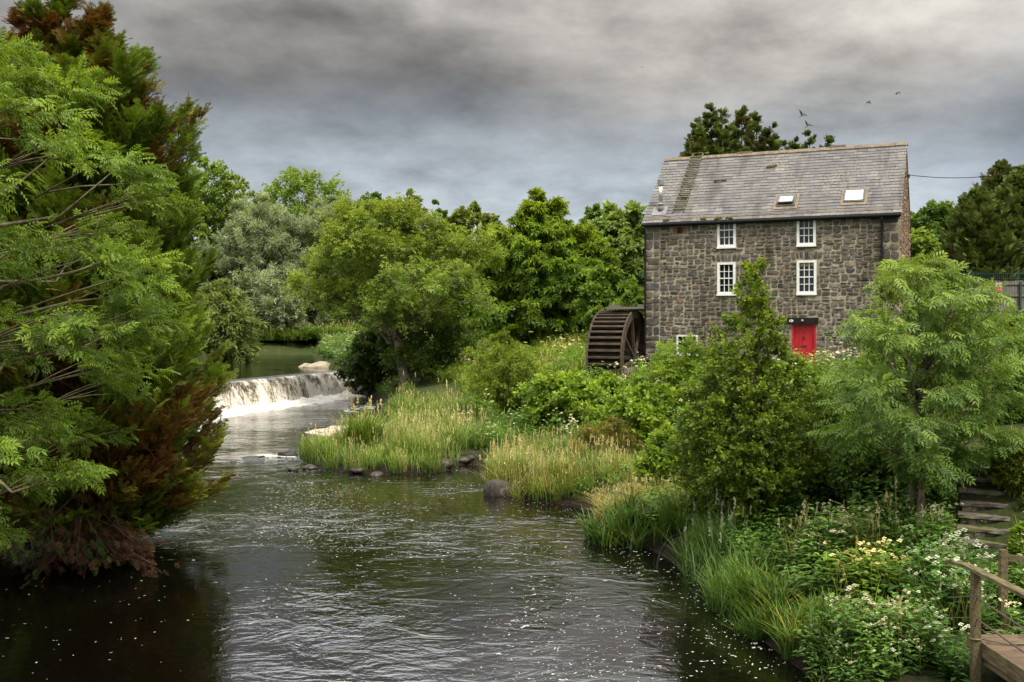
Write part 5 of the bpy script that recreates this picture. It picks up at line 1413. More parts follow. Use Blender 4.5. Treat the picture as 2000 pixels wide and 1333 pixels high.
def in_poly(P, poly):
    return seg_dist(P, np.array(poly, float)) < 0
def scatter(kinds, poly, dens, h, seed, wd=1.0, tint=None, water=False, wmax=None, minshore=.05, hvar=.55, thr=.43):
    """returns V,T,C of plants of the given kinds (name: weight) over a world polygon"""
    rg = np.random.default_rng(seed); poly = np.array(poly, float)
    lo, hi = poly.min(0), poly.max(0); n = int((hi - lo).prod() * dens)
    P = lo + rg.random((n, 2)) * (hi - lo)
    P = P[in_poly(P, poly)]
    P = P[(fbm(np.stack([P[:, 0] * .9, P[:, 1] * .9, 0 * P[:, 0]], 1), seed, 2) + rg.normal(0, .10, len(P))) > thr]
    dl = seg_dist(P, LOW); P = P[dl > (minshore if not water else -.6)]
    # keep out of the mill, wheel pit, steps and bridge
    c = P - np.array([MX, MY]); lu = c @ U2; lv = c @ V2
    P = P[~((lu > -.1) & (lu < ML + .2) & (lv > -.5) & (lv < MW + .3)) & ~((lu > -2.4) & (lu <= 0) & (np.abs(lv + .3) < 2.8))]
    c = P - np.array([8.05, 17.9]); sd_ = np.array([.41, .91]); al = c @ sd_; ac = c @ np.array([.91, -.41])
    P = P[~((al > -.4) & (al < 2.9) & (np.abs(ac) < .60))]
    c = P - np.array([8.05, 17.9]); al = c @ sd_; ac = c @ np.array([.91, -.41])
    P = P[~((al > -1.3) & (al <= -.4) & (np.abs(ac) < .42))]
    P = P[~((P[:, 0] > 6.05) & (P[:, 0] < 7.38) & (P[:, 1] < 14.05))]
    if not len(P): return None
    z = ground_z(P[:, 0], P[:, 1]) - .03
    keys = list(kinds); wts = np.array([kinds[k] for k in keys], float); wts /= wts.sum()
    pick = rg.choice(len(keys), len(P), p=wts)
    # patches of one kind
    pn = fbm(np.stack([P[:, 0] * .5, P[:, 1] * .5, 0 * P[:, 0] + 3], 1), seed + 9, 2)
    srt = np.argsort(np.argsort(pn + rg.normal(0, .06, len(P)))) / len(P); pk2 = np.searchsorted(np.cumsum(wts), srt); pk2 = np.clip(pk2, 0, len(keys) - 1)
    pick = np.where(rg.random(len(P)) < .65, pk2, pick)
    hn = fbm(np.stack([P[:, 0] * .8, P[:, 1] * .8, 0 * P[:, 0] + 7], 1), seed + 4, 2)
    Vs, Ts, Cs, n0 = [], [], [], 0
    for ki, k in enumerate(keys):
        for j in range(4):
            ix = np.where((pick == ki) & (np.arange(len(P)) % 4 == j))[0]
            if not len(ix): continue
            tv, tt, tc = PT[k][j]
            a = rg.uniform(0, 6.283, len(ix)); ca, sa = np.cos(a), np.sin(a)
            hh = (h[k] if isinstance(h, dict) else h) * (1 + hvar * (hn[ix] - .5) * 2) * rg.uniform(.75, 1.2, len(ix))
            w_ = hh * wd * rg.uniform(.85, 1.25, len(ix))
            X = (tv[None, :, 0] * ca[:, None] - tv[None, :, 1] * sa[:, None]) * w_[:, None] + P[ix, 0][:, None]
            Y = (tv[None, :, 0] * sa[:, None] + tv[None, :, 1] * ca[:, None]) * w_[:, None] + P[ix, 1][:, None]
            Z = tv[None, :, 2] * hh[:, None] + z[ix][:, None]
            V = np.stack([X, Y, Z], -1).reshape(-1, 3); m = len(tv)
            T = (tt[None] + (np.arange(len(ix)) * m)[:, None, None]).reshape(-1, 3) + n0
            tn = (.78 + .44 * fbm(np.stack([P[ix, 0] * .45, P[ix, 1] * .45, 0 * ix + 5.0], 1), seed + 2, 2)) * rg.uniform(.85, 1.15, len(ix))
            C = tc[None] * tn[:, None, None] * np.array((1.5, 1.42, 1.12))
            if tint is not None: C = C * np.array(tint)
            Vs.append(V); Ts.append(T); Cs.append(C.reshape(-1, 3)); n0 += len(V)
    return np.concatenate(Vs), np.concatenate(Ts), np.clip(np.concatenate(Cs), 0, 1)
def cover(name, label, zones, kind='stuff', mat='grass', group=None, cat=None, loc=None):
    R = [scatter(**z) for z in zones]; R = [r for r in R if r is not None]
    if not R: print('EMPTY COVER', label); return None
    n = 0; Vs, Ts, Cs = [], [], []
    for V, T, C in R: Vs.append(V); Ts.append(T + n); Cs.append(C); n += len(V)
    V = np.concatenate(Vs)
    if loc is not None: V = V - np.array(loc)
    o = mesh_obj(name, V, [np.concatenate(Ts)], M[mat], C=np.concatenate(Cs), loc=loc)
    return tag(o, label, cat or name.replace('_', ' '), group, kind)

def build_cover():
    Zk = dict
    # tawny river grass of the islet and the flat below the ash
    islet = [(-8.6, 38.8), (-7.2, 37.9), (-5.2, 36.6), (-2.7, 36.4), (-1.9, 39.3), (-1.9, 42), (-5.2, 45), (-7.6, 45.2), (-8.9, 42.5)]
    flat_ = [(-5.7, 46.4), (-3.2, 44), (-1.2, 41), (-.6, 44), (-1.4, 48), (-3.2, 56), (-5.2, 61), (-6.5, 65), (-8.2, 66), (-7.5, 60), (-5.7, 52)]
    cover('islet_grass', 'tall seeding grass covering the low islet in the river', [
        Zk(kinds={'reed': 1.8, 'grass': 2.5, 'dry': .6, 'herb': .5}, poly=islet, dens=26, h={'reed': 1.0, 'grass': .9, 'dry': .6, 'herb': .6}, seed=1, minshore=.0)], cat='grass')
    cover('river_grass', 'pale tawny grass in seed on the gravel flat by the river', [
        Zk(kinds={'reed': 1.7, 'grass': 2.2, 'dry': .8, 'herb': .9, 'nettle': .7}, poly=flat_, dens=20, thr=.48, h={'reed': .9, 'grass': .75, 'dry': .55, 'herb': .7, 'nettle': .7}, seed=2)], cat='grass')
    spit = [(-1.0, 33.2), (.1, 31.0), (2.2, 30.2), (2.6, 30), (4.2, 32), (4.2, 36), (2, 39), (-.6, 39.5), (-1.0, 36)]
    cover('spit_grass', 'cream topped grass on the low spit with the boulder', [
        Zk(kinds={'reed': 1.3, 'dry': 1.5, 'grass': 1.9, 'herb': .8, 'nettle': .5}, poly=spit, dens=30, thr=.48, h={'reed': .95, 'grass': .7, 'dry': .7, 'herb': .6, 'nettle': .6}, seed=3, minshore=-.1)], cat='grass')
    dry = [(2.0, 29.8), (2.4, 25.6), (3.6, 24.6), (5, 25), (6, 28), (5.2, 31), (3.6, 31.5)]
    cover('flattened_grass', 'flattened yellow dry grass on the bank left of the alder', [
        Zk(kinds={'dry': 2, 'grass': 1.2, 'herb': .4}, poly=dry, dens=26, h={'dry': .42, 'grass': .45, 'herb': .5}, seed=4, wd=2.2)], cat='grass')
    # bank herbs between spit and mill
    bank = [(-1.2, 40), (2, 38.5), (4.4, 34), (4.6, 31), (6, 28.5), (9, 27), (13, 28), (16.5, 42), (13, 46.5), (9.5, 49), (6.3, 50.8), (3.8, 49.8), (2.2, 51), (-.5, 52), (-2, 48)]
    cover('bank_undergrowth', 'mixed nettles hogweed and grass covering the slope below the mill', [
        Zk(kinds={'nettle': 1.6, 'herb': 2.2, 'grass': 1.6, 'parsley': .55, 'dry': .4}, poly=bank, dens=12, h={'nettle': 1.0, 'herb': 1.05, 'grass': .95, 'parsley': 1.25, 'dry': .7}, seed=5)], cat='undergrowth')
    mead = [(-2, 50), (2.2, 51), (3.4, 54.5), (4.5, 60), (9, 78), (9, 96), (-3, 96), (-6.6, 78), (-6, 72), (-3, 64)]
    cover('meadow_grass', 'lush green meadow with white flower heads beyond the wheel', [
        Zk(kinds={'grass': 3.2, 'herb': 1.5, 'parsley': .28, 'dry': .5}, poly=mead, dens=6.5, h={'grass': .95, 'herb': .95, 'parsley': 1.25, 'dry': .9}, seed=6, wd=1.6, tint=(1.12, 1.08, .9))], cat='grass')
    near = [(4.2, 24.3), (4.2, 21.5), (4.6, 18.5), (5.2, 16.6), (7.7, 16.8), (8.3, 19.6), (9, 22), (10, 27), (6, 28.5)]
    cover('bank_herbs', 'dark lush weeds on the near bank under the alder and young ash', [
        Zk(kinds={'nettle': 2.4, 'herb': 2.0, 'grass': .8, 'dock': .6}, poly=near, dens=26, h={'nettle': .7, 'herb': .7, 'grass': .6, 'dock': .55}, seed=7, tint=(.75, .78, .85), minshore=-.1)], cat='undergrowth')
    slope = [(8.45, 16.8), (11, 15.5), (14, 18), (14, 27), (10.2, 27), (9.7, 22), (8.7, 18.6)]
    cover('slope_grass', 'long sunlit grass and weeds on the slope right of the steps', [
        Zk(kinds={'grass': 2.4, 'herb': 1.6, 'dry': .5, 'dock': .5, 'parsley': .2}, poly=slope, dens=30, h={'grass': .55, 'herb': .55, 'dry': .5, 'dock': .45, 'parsley': .7}, seed=8, tint=(1.08, 1.05, .9)),
        Zk(kinds={'grass': 3, 'herb': 1, 'dry': .5}, poly=[(13.5, 14), (26, 14), (27, 44), (16.5, 42), (13.5, 28)], dens=8, h={'grass': .55, 'herb': .55, 'dry': .5}, seed=18, wd=1.6)], cat='undergrowth')
    slope2 = [(5.8, 14.1), (7.2, 14.1), (8.2, 13.7), (11, 12.5), (11, 15.4), (8.5, 17.2), (7.5, 17.0)]
    cover('bridge_weeds', 'broad leaved weeds and white flowers beside the footbridge end', [
        Zk(kinds={'dock': 2.2, 'herb': 1.2, 'umbel': .7, 'nettle': .6}, poly=slope2, dens=44, h={'dock': .38, 'herb': .42, 'umbel': .62, 'nettle': .42}, seed=9)], cat='undergrowth')
    lawn = [(16.5, 42), (24, 44), (28, 56), (20, 60), (18.8, 49), (17.7, 47)]
    cover('garden_grass', 'grass of the mill garden right of the gable', [
        Zk(kinds={'grass': 2, 'herb': 1}, poly=lawn, dens=4, h={'grass': .6, 'herb': .8}, seed=10, wd=1.6)], cat='grass')
    far1 = [(-44, 151), (-40, 150.6), (-34, 152.3), (-28, 150.3), (-22, 146), (-20, 160), (-46, 162)]
    cover('far_bank_grass', 'bright green reeds along the far bank of the pool', [
        Zk(kinds={'grass': 1.5, 'herb': 1.6, 'reed': .6}, poly=far1, dens=6, h={'grass': 2.0, 'herb': 2.0, 'reed': 1.8}, seed=11, wd=1.5)], cat='reeds')
    far2 = [(-31, 95), (-31.5, 118), (-36, 135), (-40.5, 150), (-46, 150), (-42, 130), (-36, 115), (-36, 92)]
    cover('pool_bank_grass', 'green rank grass on the left bank of the pool', [
        Zk(kinds={'grass': 2, 'herb': 1.6}, poly=far2, dens=5, h={'grass': 1.3, 'herb': 1.4}, seed=12, wd=1.5)], cat='grass')
    rb = [(-13.4, 88), (-15.5, 93), (-18.8, 100), (-21.5, 120), (-26, 142), (-18, 145), (-12, 118), (-5, 96), (-6, 80), (-8.4, 71), (-9.8, 77.5), (-12, 86)]
    cover('weir_bank_weeds', 'dark rank weeds on the bank beyond the weir end', [
        Zk(kinds={'nettle': 2, 'herb': 1, 'grass': 1, 'parsley': .5}, poly=rb, dens=4.5, h={'nettle': .8, 'herb': .7, 'grass': .8, 'parsley': 1.0}, seed=13, wd=1.4)], cat='undergrowth')
    lb = [(-9.3, 14), (-9.7, 24), (-10.8, 30), (-13.4, 38), (-19, 38), (-17, 22), (-14, 12)]
    cover('left_bank_weeds', 'shaded weeds on the left bank under the conifer', [
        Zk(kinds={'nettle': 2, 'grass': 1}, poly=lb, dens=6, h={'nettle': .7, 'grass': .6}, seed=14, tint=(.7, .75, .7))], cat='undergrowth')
    # clumps one can count
    def ell(px, py, wpx, dpt, Y=None):
        b = ground_hit(px, py); rx = wpx / 2 / F_PX * b[1]; t = np.arange(14) / 14 * 6.283
        return b, [(b[0] + rx * math.cos(a), b[1] + dpt * math.sin(a)) for a in t]
    def clump(name, label, px, py, wpx, dpt, kinds, h, dens, seed, group, cat, **kw):
        b, poly = ell(px, py, wpx, dpt)
        return cover(name, label, [Zk(kinds=kinds, poly=poly, dens=dens, h=h, seed=seed, water=True, hvar=.4, thr=.34, **kw)], 'thing', 'grass', group, cat, tuple(b))
    GI = 'iris clumps at the water edge'
    clump('iris_clump', 'dark green iris clump standing in the shallows below the dry grass', 1195, 1045, 90, .8, {'iris': 1}, .95, 60, 41, GI, 'iris', tint=(.7, .72, .8))
    clump('iris_clump', 'arching iris clump just left of the black hose', 1290, 1062, 110, .7, {'iris': 1}, .75, 60, 42, GI, 'iris', tint=(.8, .8, .8))
    clump('iris_clump', 'yellow streaked iris clump nearest to the camera by the open water', 1490, 1215, 120, .75, {'iris': 1}, .78, 75, 43, GI, 'iris', tint=(.85, .85, .85))
    clump('iris_clump', 'iris clump with bent yellow blades next to the white flowers', 1580, 1250, 110, .6, {'iris': 1}, .66, 75, 44, GI, 'iris', tint=(.9, .85, .85))
    clump('reed_clump', 'grey green reed grass clump right of the hose', 1395, 1115, 110, 1.2, {'reed': 1.2, 'grass': 2.5}, .95, 70, 45, None, 'reeds', tint=(.58, .74, 1.05))
    clump('reed_clump', 'second bluish reed clump sloping down to the near irises', 1440, 1165, 90, .8, {'grass': 1}, .8, 70, 46, None, 'reeds', tint=(.62, .76, 1.0))
    clump('grass_tuft', 'lone tuft of reed grass growing in the river left of the islet', 537, 918, 40, .55, {'grass': 2, 'reed': 1}, 1.25, 80, 47, None, 'grass tuft')
    clump('grass_tuft', 'tall upright tuft standing above the islet in front of the foam raft', 712, 880, 44, .6, {'grass': 2, 'reed': 1}, 1.7, 60, 48, None, 'grass tuft')
    GU = 'white flowered water dropwort clumps'
    D = {'umbel': 1.15, 'herb': 1.2, 'nettle': .9, 'grass': .5, 'dry': .25}
    for k, (px, py, wpx, dp, h, lab) in enumerate([
        (1600, 1110, 130, .8, .85, 'white umbel clump reaching furthest left in front of the alder'),
        (1690, 1090, 150, .9, .95, 'tall white umbel clump below the shadowy thicket'),
        (1790, 1095, 130, .8, .85, 'white umbel clump at the foot of the young ash trunk'),
        (1700, 1190, 170, .7, .75, 'yellowing white umbel clump in the middle of the near bank'),
        (1820, 1180, 130, .7, .85, 'bluish white umbel clump beside the handrail end'),
        (1650, 1300, 130, .6, .62, 'low white umbel clump at the water edge along the bottom of the picture'),
        (1760, 1290, 150, .6, .75, 'white umbel clump at the bottom of the picture beside the bridge'),
        (1868, 1225, 90, .5, .95, 'white umbel clump touching the bridge post'), (1700, 1325, 150, .45, .6, 'lowest white umbel clump cut by the bottom edge of the picture'), (1840, 1320, 110, .4, .72, 'white umbel clump under the left bridge beam')]):
        clump('umbel_plant', lab, px, py, wpx, dp, D, h, 42, 60 + k, GU, 'wildflower', tint=((.78, .80, .92), (.86, .84, .9), (.74, .8, .95), (1.15, 1.0, .75), (.72, .8, 1.0), (.8, .8, .9), (.85, .84, .9), (.72, .8, .95), (.75, .78, .85), (.7, .76, .9))[k])
    clump('leafy_weed', 'large leaved weed poking in at the bottom right corner', 1992, 1330, 60, .25, {'dock': 1}, .42, 70, 75, None, 'weed', tint=(1.1, 1.2, 1.1))
build_cover()

# ------------------------------------------------------------------ rocks
def boulder(name, label, x, y, z, sx, sy, sz, seed, mat='rock', group=None, cat='rock', rz=0):
    bm = bmesh.new(); bmesh.ops.create_icosphere(bm, subdivisions=3, radius=1.0)
    V = np.array([v.co[:] for v in bm.verts])
    n = norm(V); d = 1 + (fbm(n * 1.3 + seed, seed, 3) - .5) * .75 + (fbm(n * 4 + seed, seed + 1, 2) - .5) * .18
    V = n * d[:, None]
    # flatten facets
    rg = np.random.default_rng(seed)
    for k in range(9):
        q = norm(rg.normal(0, 1, 3)); c = rg.uniform(.62, .88); p = V @ q; V = V - np.maximum(p - c, 0)[:, None] * q * .85
    V = V * np.array([sx, sy, sz])
    me_f = np.array([[v.index for v in f.verts] for f in bm.faces]); bm.free()
    o = mesh_obj(name, V, [me_f], M[mat], smooth=True, loc=(x, y, z)); o.rotation_euler = (0, 0, rz)
    return tag(o, label, cat, group)
def build_rocks():
    b = ground_hit(978, 972); boulder('boulder', 'rounded brown boulder in the water at the tip of the grassy spit', b[0] - .02, b[1] + .35, .12, .47, .40, .42, 3, cat='boulder')
    G = 'dark rocks in the riffle left of the islet'
    for k, (px, py, w, h, lab) in enumerate([(562, 890, 46, 22, 'largest dark rock in the riffle behind the lone grass tuft'), (492, 894, 52, 9, 'long low dark rock in the riffle between the conifer and the lone tuft'), (455, 903, 14, 5, 'last small dark rock on the left of the riffle'),
                                             (575, 903, 30, 9, 'flat dark slab beside the largest riffle rock'), (548, 912, 20, 5, 'small dark rock just right of the lone grass tuft')]):
        p = ground_hit(px, py); s = w / 2 / F_PX * p[1]
        boulder('river_rock', lab, p[0], p[1], -.02, s, s * .9, h / F_PX * p[1] * .5, 10 + k, 'wetrock', group=G)
    G2 = 'stones along the islet shore'
    for k, (px, py, w, h, lab) in enumerate([(572, 920, 26, 6, 'flat brown stone at the left islet shore'), (606, 917, 34, 10, 'brown stone under the left end of the islet grass'), (700, 925, 40, 8, 'low stone along the front of the islet'), (735, 930, 30, 7, 'small stone at the middle of the islet front'),
                                             (868, 908, 44, 11, 'stone at the inlet right of the islet'), (900, 902, 36, 9, 'stone in the back of the inlet'), (850, 890, 34, 10, 'brown stone under grass at the inlet'), (918, 905, 18, 6, 'small stone ending the inlet row'), (765, 850, 24, 6, 'stone poking through the foam raft'), (745, 795, 26, 8, 'flat stone at the upper edge of the grass flat'), (1010, 828, 26, 12, 'dark stone on the bank below the willow shrub')]):
        p = ground_hit(px, py); s = w / 2 / F_PX * p[1]
        boulder('river_stone', lab, p[0], p[1], p[2] + .03, s, s * .8, h / F_PX * p[1] * .9, 30 + k, group=G2)
    for k, (px, py, w, h, lab) in enumerate([(1222, 975, 34, 18, 'grey stone on the muddy shore right of the spit'), (1215, 985, 18, 10, 'small grey stone at the muddy shore'), (1245, 970, 16, 10, 'pebble like stone beside the dry grass')]):
        p = ground_hit(px, py); s = w / 2 / F_PX * p[1]
        boulder('shore_stone', lab, p[0], p[1], p[2] + .05, s, s * .8, h / F_PX * p[1] * .6, 60 + k)
    boulder('pale_rock', 'large pale flat rock with grass at the right end of the weir crest', -17.1, 95.5, 1.75, 1.9, 2.4, .62, 71, 'sandrock', rz=.3)
    boulder('pale_rock', 'smaller pale flat rock left of the large one above the weir', -18.9, 97.0, 1.72, 1.1, 1.6, .42, 72, 'sandrock', rz=.1)
    b = ground_hit(705, 768); boulder('black_rock', 'black wet rock in shadow at the right foot of the weir', -12.2, 84.0, .1, 1.0, 1.3, .8, 73)
build_rocks()

# ------------------------------------------------------------------ footbridge, steps, posts
def build_bridge():
    root = empty('footbridge', (6.65, 12, .93)); tag(root, 'small timber footbridge with handrail at the bottom right corner', 'footbridge')
    L = lambda x, y, z: np.array([x - 6.65, y - 12, z - .93])
    rg = np.random.default_rng(4)
    d = MB(); y = 6.0
    while y < 14.0:
        w_ = .142; d.box(-.50 + rg.normal(0, .006), .60 + rg.normal(0, .006), y - 12, y - 12 + w_, -.045, rg.uniform(-.003, .003)); y += .147
    d.build('deck', M['deck'], root)
    for x in (-.44, .54):
        b = MB(); b.box(x - .05, x + .05, -6.1, 2.1, -.28, -.048); b.build('beam', M['rail'], root)
    kb = MB(); kb.box(-.535, -.503, -6.0, 2.1, -.17, .02); kb.build('kickboard', M['rail'], root)
    posts = [(6.06, 13.7, -.42, 1.84), (6.03, 10.4, -.4, 1.84), (7.12, 15.2, .3, 1.84), (7.30, 11.8, -.2, 1.86)]
    for (x, y, z0, z1) in posts:
        p = MB(); p.box(x - 6.65 - .05, x - 6.65 + .05, y - 12 - .05, y - 12 + .05, z0 - .93, z1 - .93); p.build('post', M['rail'], root)
    h = MB()
    pts = [L(6.035, 14.55, 1.79), L(6.045, 14.3, 1.85), L(6.055, 13.95, 1.88), L(6.06, 13.6, 1.885), L(6.05, 12.2, 1.90), L(6.03, 10.2, 1.90)]
    for a, b_ in zip(pts[:-1], pts[1:]): h.bar(a, b_ + (b_ - a) * .004, .135, .045)
    h.build('handrail', M['rail'], root)
    h2 = MB(); h2.bar(L(7.12, 15.25, 1.72), L(7.95, 15.1, 1.66), .05, .09); h2.build('handrail', M['rail'], root)
    for dz, e in ((.30, .0), (.58, .0)):
        r = MB(); t = np.linspace(0, 1, 8)
        A_, B_, C_ = L(6.04, 14.5, 1.62 - dz), L(6.06, 13.7, 1.84 - dz), L(6.03, 10.4, 1.84 - dz)
        r.tube(np.array([A_ + (B_ - A_) * k for k in t] + [B_ + (C_ - B_) * k - np.array([0, 0, .05 * 4 * k * (1 - k)]) for k in t[1:]]), .011, 6); r.build('rope', M['rope'], root)
    r = MB(); r.tube([L(6.06 + .065 * math.cos(a), 13.7 + .065 * math.sin(a), .99) for a in np.linspace(0, 6.283, 14)] + [L(6.4, 13.55, .96), L(6.8, 13.6, .95), L(7.1, 13.4, .95)], .014, 5); r.build('rope', M['twig'], root)
    tw = MB()
    for k in range(46):
        a = np.array([rg.uniform(-.45, .5), rg.uniform(.3, 2.3), .012]); an = rg.uniform(0, 3.1); l = rg.uniform(.08, .28)
        tw.tube([a, a + np.array([math.cos(an) * l * .5, math.sin(an) * l * .5, .012]), a + np.array([math.cos(an + .3) * l, math.sin(an + .3) * l, .004])], .005, 4)
    o = tw.build('dead_stalks', M['twig'], None, loc=(6.65, 12, .93)); tag(o, 'scattered dry stalks lying on the footbridge deck', 'dry stalks', kind='stuff')
build_bridge()
def build_steps():
    root = empty('stone_steps', (8.05, 17.9, gz(8.05, 17.9))); tag(root, 'narrow mossy stone steps climbing the right bank', 'steps')
    root.rotation_euler = (0, 0, -math.atan2(.41, .91))
    z0 = 1.16 - root.location.z; rg = np.random.default_rng(8)
    for k in range(8):
        z = z0 + k * .178; y = k * .335; w_ = rg.uniform(.40, .46)
        m = MB()
        # riser of rough stones
        x = -w_ + .04
        while x < w_ - .06:
            q = min(x + rg.uniform(.14, .3), w_ - .02); dd = rg.uniform(0, .03)
            m.box(x, q - .012, y + .05 - dd, y + .3, z - .32, z - .066 - rg.uniform(0, .012)); x = q
        rs = m.build('step', M['rock'], root)
        n = 8; xs = np.linspace(-w_, w_, n); V = []
        for zz in (z - .065, z - .008):
            for yy in (0, 1):
                for i, xx in enumerate(xs): V.append((xx, y + (.42 if yy else 0) + rg.normal(0, .012), zz + rg.normal(0, .006)))
        Q = []
        for i in range(n - 1): Q += [(i, i + 1, n + i + 1, n + i)[::-1], (2 * n + i, 2 * n + i + 1, 3 * n + i + 1, 3 * n + i), (i, i + 1, 2 * n + i + 1, 2 * n + i), (n + i, 3 * n + i, 3 * n + i + 1, n + i + 1)]
        Q += [(0, 2 * n, 3 * n, n), (n - 1, 2 * n - 1, 4 * n - 1, 3 * n - 1)]
        mesh_obj('tread', V, [np.array(Q)], M['step'], rs)
build_steps()
def build_hose():
    a = np.array([(3.05, 22.1, -.05), (3.1, 22.3, .10), (3.2, 22.6, .26), (3.4, 23.0, .40), (3.65, 23.4, .46), (3.9, 23.6, .42), (4.2, 23.7, .38)])
    t = np.linspace(0, 1, 30); P = np.stack([np.interp(t, np.linspace(0, 1, 7), a[:, i]) for i in range(3)], 1)
    for _ in range(3): P[1:-1] = (P[:-2] + P[1:-1] + P[2:]) / 3
    m = MB(); m.tube(P, .028, 8); o = m.build('hose', M['hose'], None, smooth=True); tag(o, 'black hose arching from the bank into the river', 'hose')
build_hose()
# ------------------------------------------------------------------ fence, sign, cable, cottage, wall
def build_right():
    root = empty('board_fence', (28, 58, gz(28, 58))); tag(root, 'grey vertical board fence on the right in front of the conifers', 'fence')
    rg = np.random.default_rng(5); zt = CAMZ + 99 / F_PX * 58 - root.location.z
    b = MB(); x = -4.6
    while x < 4.6: b.box(x, x + .135, -.02 + rg.normal(0, .004), .01, -.4, zt + rg.normal(0, .02)); x += .155
    b.build('boards', M['fencewood'], root)
    for z in (.35, 1.15, zt - .22):
        r = MB(); r.box(-4.6, 4.6, -.075, -.026, z, z + .09); r.build('rail', M['fencewood'], root)
    for x in (-4.2, -2.1, 0, 2.1, 4.2):
        p = MB(); p.box(x - .05, x + .05, -.165, -.078, -.6, zt - .05); p.build('post', M['greensteel'], root)
    f2 = empty('mesh_fence', (28.4, 61, gz(28.4, 61))); tag(f2, 'dark green steel mesh fence rising above the board fence', 'fence')
    zt2 = CAMZ + 118 / F_PX * 61 - f2.location.z
    wr = MB()
    for x in np.arange(-4.8, 4.8, .12): wr.box(x - .009, x + .009, -.009, .009, 0, zt2)
    for z in np.arange(.1, zt2, .3): wr.box(-4.8, 4.8, -.02, -.0095, z - .012, z + .012)
    wr.build('mesh_panel', M['greensteel'], f2)
    for x in (-4.4, -1.75, 1.0, 3.7):
        p = MB(); p.box(x - .045, x + .045, .012, .10, -.5, zt2 + .05); p.build('post', M['greensteel'], f2)
    # sign
    Y = 54.0; c = at(1950, 561, Y); s = empty('warning_sign', (c[0], c[1], gz(c[0], c[1]))); tag(s, 'small white and red prohibition sign on a post by the board fence', 'sign')
    z = c[2] - s.location.z; hw, hh = .145, .215
    p = MB(); p.box(-.03, .03, .012, .07, -.5, z + .3); p.build('post', M['greensteel'], s)
    q = MB(); q.box(-hw, hw, -.004, .010, z - hh, z + hh); pn = q.build('panel', M['signwhite'], s)
    q = MB(); q.box(-hw + .015, hw - .015, -.0085, -.0045, z - hh + .015, z + .02); q.build('red_field', M['signred'], pn)
    q = MB(); q.tube([(.075 * math.cos(t), -.008, z + .12 + .075 * math.sin(t)) for t in np.linspace(0, 6.283, 25)], .011, 5); q.bar((-.05, -.009, z + .17), (.05, -.009, z + .07), .02, .008); q.build('prohibition_mark', M['signred'], pn)
    q = MB(); q.tube([(0, -.006, z + .15), (0, -.006, z + .13), (0, -.006, z + .08)], [.012, .018, .012], 6); q.build('figure_mark', M['black'], pn)
    def text(body, size, zz):
        cu = bpy.data.curves.new('wording', 'FONT'); cu.body = body; cu.size = size; cu.align_x = 'CENTER'; cu.extrude = .001
        cu.materials.append(M['signwhite'])
        tmp = bpy.data.objects.new('wording_curve', cu); col.objects.link(tmp); me = bpy.data.meshes.new_from_object(tmp.evaluated_get(bpy.context.evaluated_depsgraph_get())); bpy.data.objects.remove(tmp)
        o = bpy.data.objects.new('wording', me); link(o, pn); o.location = (0, -.0105, zz); o.rotation_euler = (math.radians(90), 0, 0)
    text('No', .085, z - .065); text('swimming', .05, z - .135)
    # overhead cable
    a = mill_pt(ML + .25, 2.2, H_E + 1.82 + MZ0); b = np.array([30.0, 44.0, 13.1])
    b = at(2120, 303, 46.0); t = np.linspace(0, 1, 24)
    P = a + (b - a) * t[:, None]; P[:, 2] -= .95 * 4 * t * (1 - t) * .5
    m = MB(); m.tube(P, .017, 6); o = m.build('power_cable', M['black'], None); tag(o, 'thin black overhead cable sagging from the mill gable to the right', 'cable')
    # patio wall below the door
    w_ = MB(); rg = np.random.default_rng(77)
    for row in range(2):
        x = 6.1
        while x < 9.6:
            l = rg.uniform(.25, .55); w_.box(x, x + l - .015, -1.75 + rg.normal(0, .012), -1.45, .25 + row * .19, .25 + row * .19 + .175); x += l
    x = 6.0
    while x < 9.7:
        l = rg.uniform(.4, .6); w_.box(x, x + l - .012, -1.82, -1.40, .627, .69); x += l
    o = w_.build('garden_wall', M['peach'], None); o.location = (MX, MY, MZ0); o.rotation_euler = mill.rotation_euler; tag(o, 'low peach coloured garden wall in front of the red door', 'wall')
    # cottage glimpsed through the trees
    c = empty('white_cottage', (11.5, 100, gz(11.5, 100))); tag(c, 'white cottage barely glimpsed through trees left of the mill', 'cottage')
    zc = CAMZ + 78 / F_PX * 100 - c.location.z
    wl = MB(); wl.box(-4, 4, -3, 3, -.5, zc); wl.add([(-4, -3, zc), (-4, 3, zc), (-4, 0, zc + 2.2)], tris=[(0, 2, 1)]); wl.add([(4, -3, zc), (4, 3, zc), (4, 0, zc + 2.2)], tris=[(0, 1, 2)]); wl.build('wall', M['render'], c)
    rf = MB(); rf.bar((0, -3.3, zc - .15), (0, 0, zc + 2.28), 8.4, .15, up=(0, 0, 1)); rf.bar((0, 3.3, zc - .15), (0, 0, zc + 2.28), 8.4, .15, up=(0, 0, 1)); rf.build('roof', M['frame'], c)
    for x in (-2, 1.6):
        wn = MB(); wn.box(x - .5, x + .5, -3.05, -2.98, 1.2, 2.4); wn.build('window', M['glass'], c)
build_right()
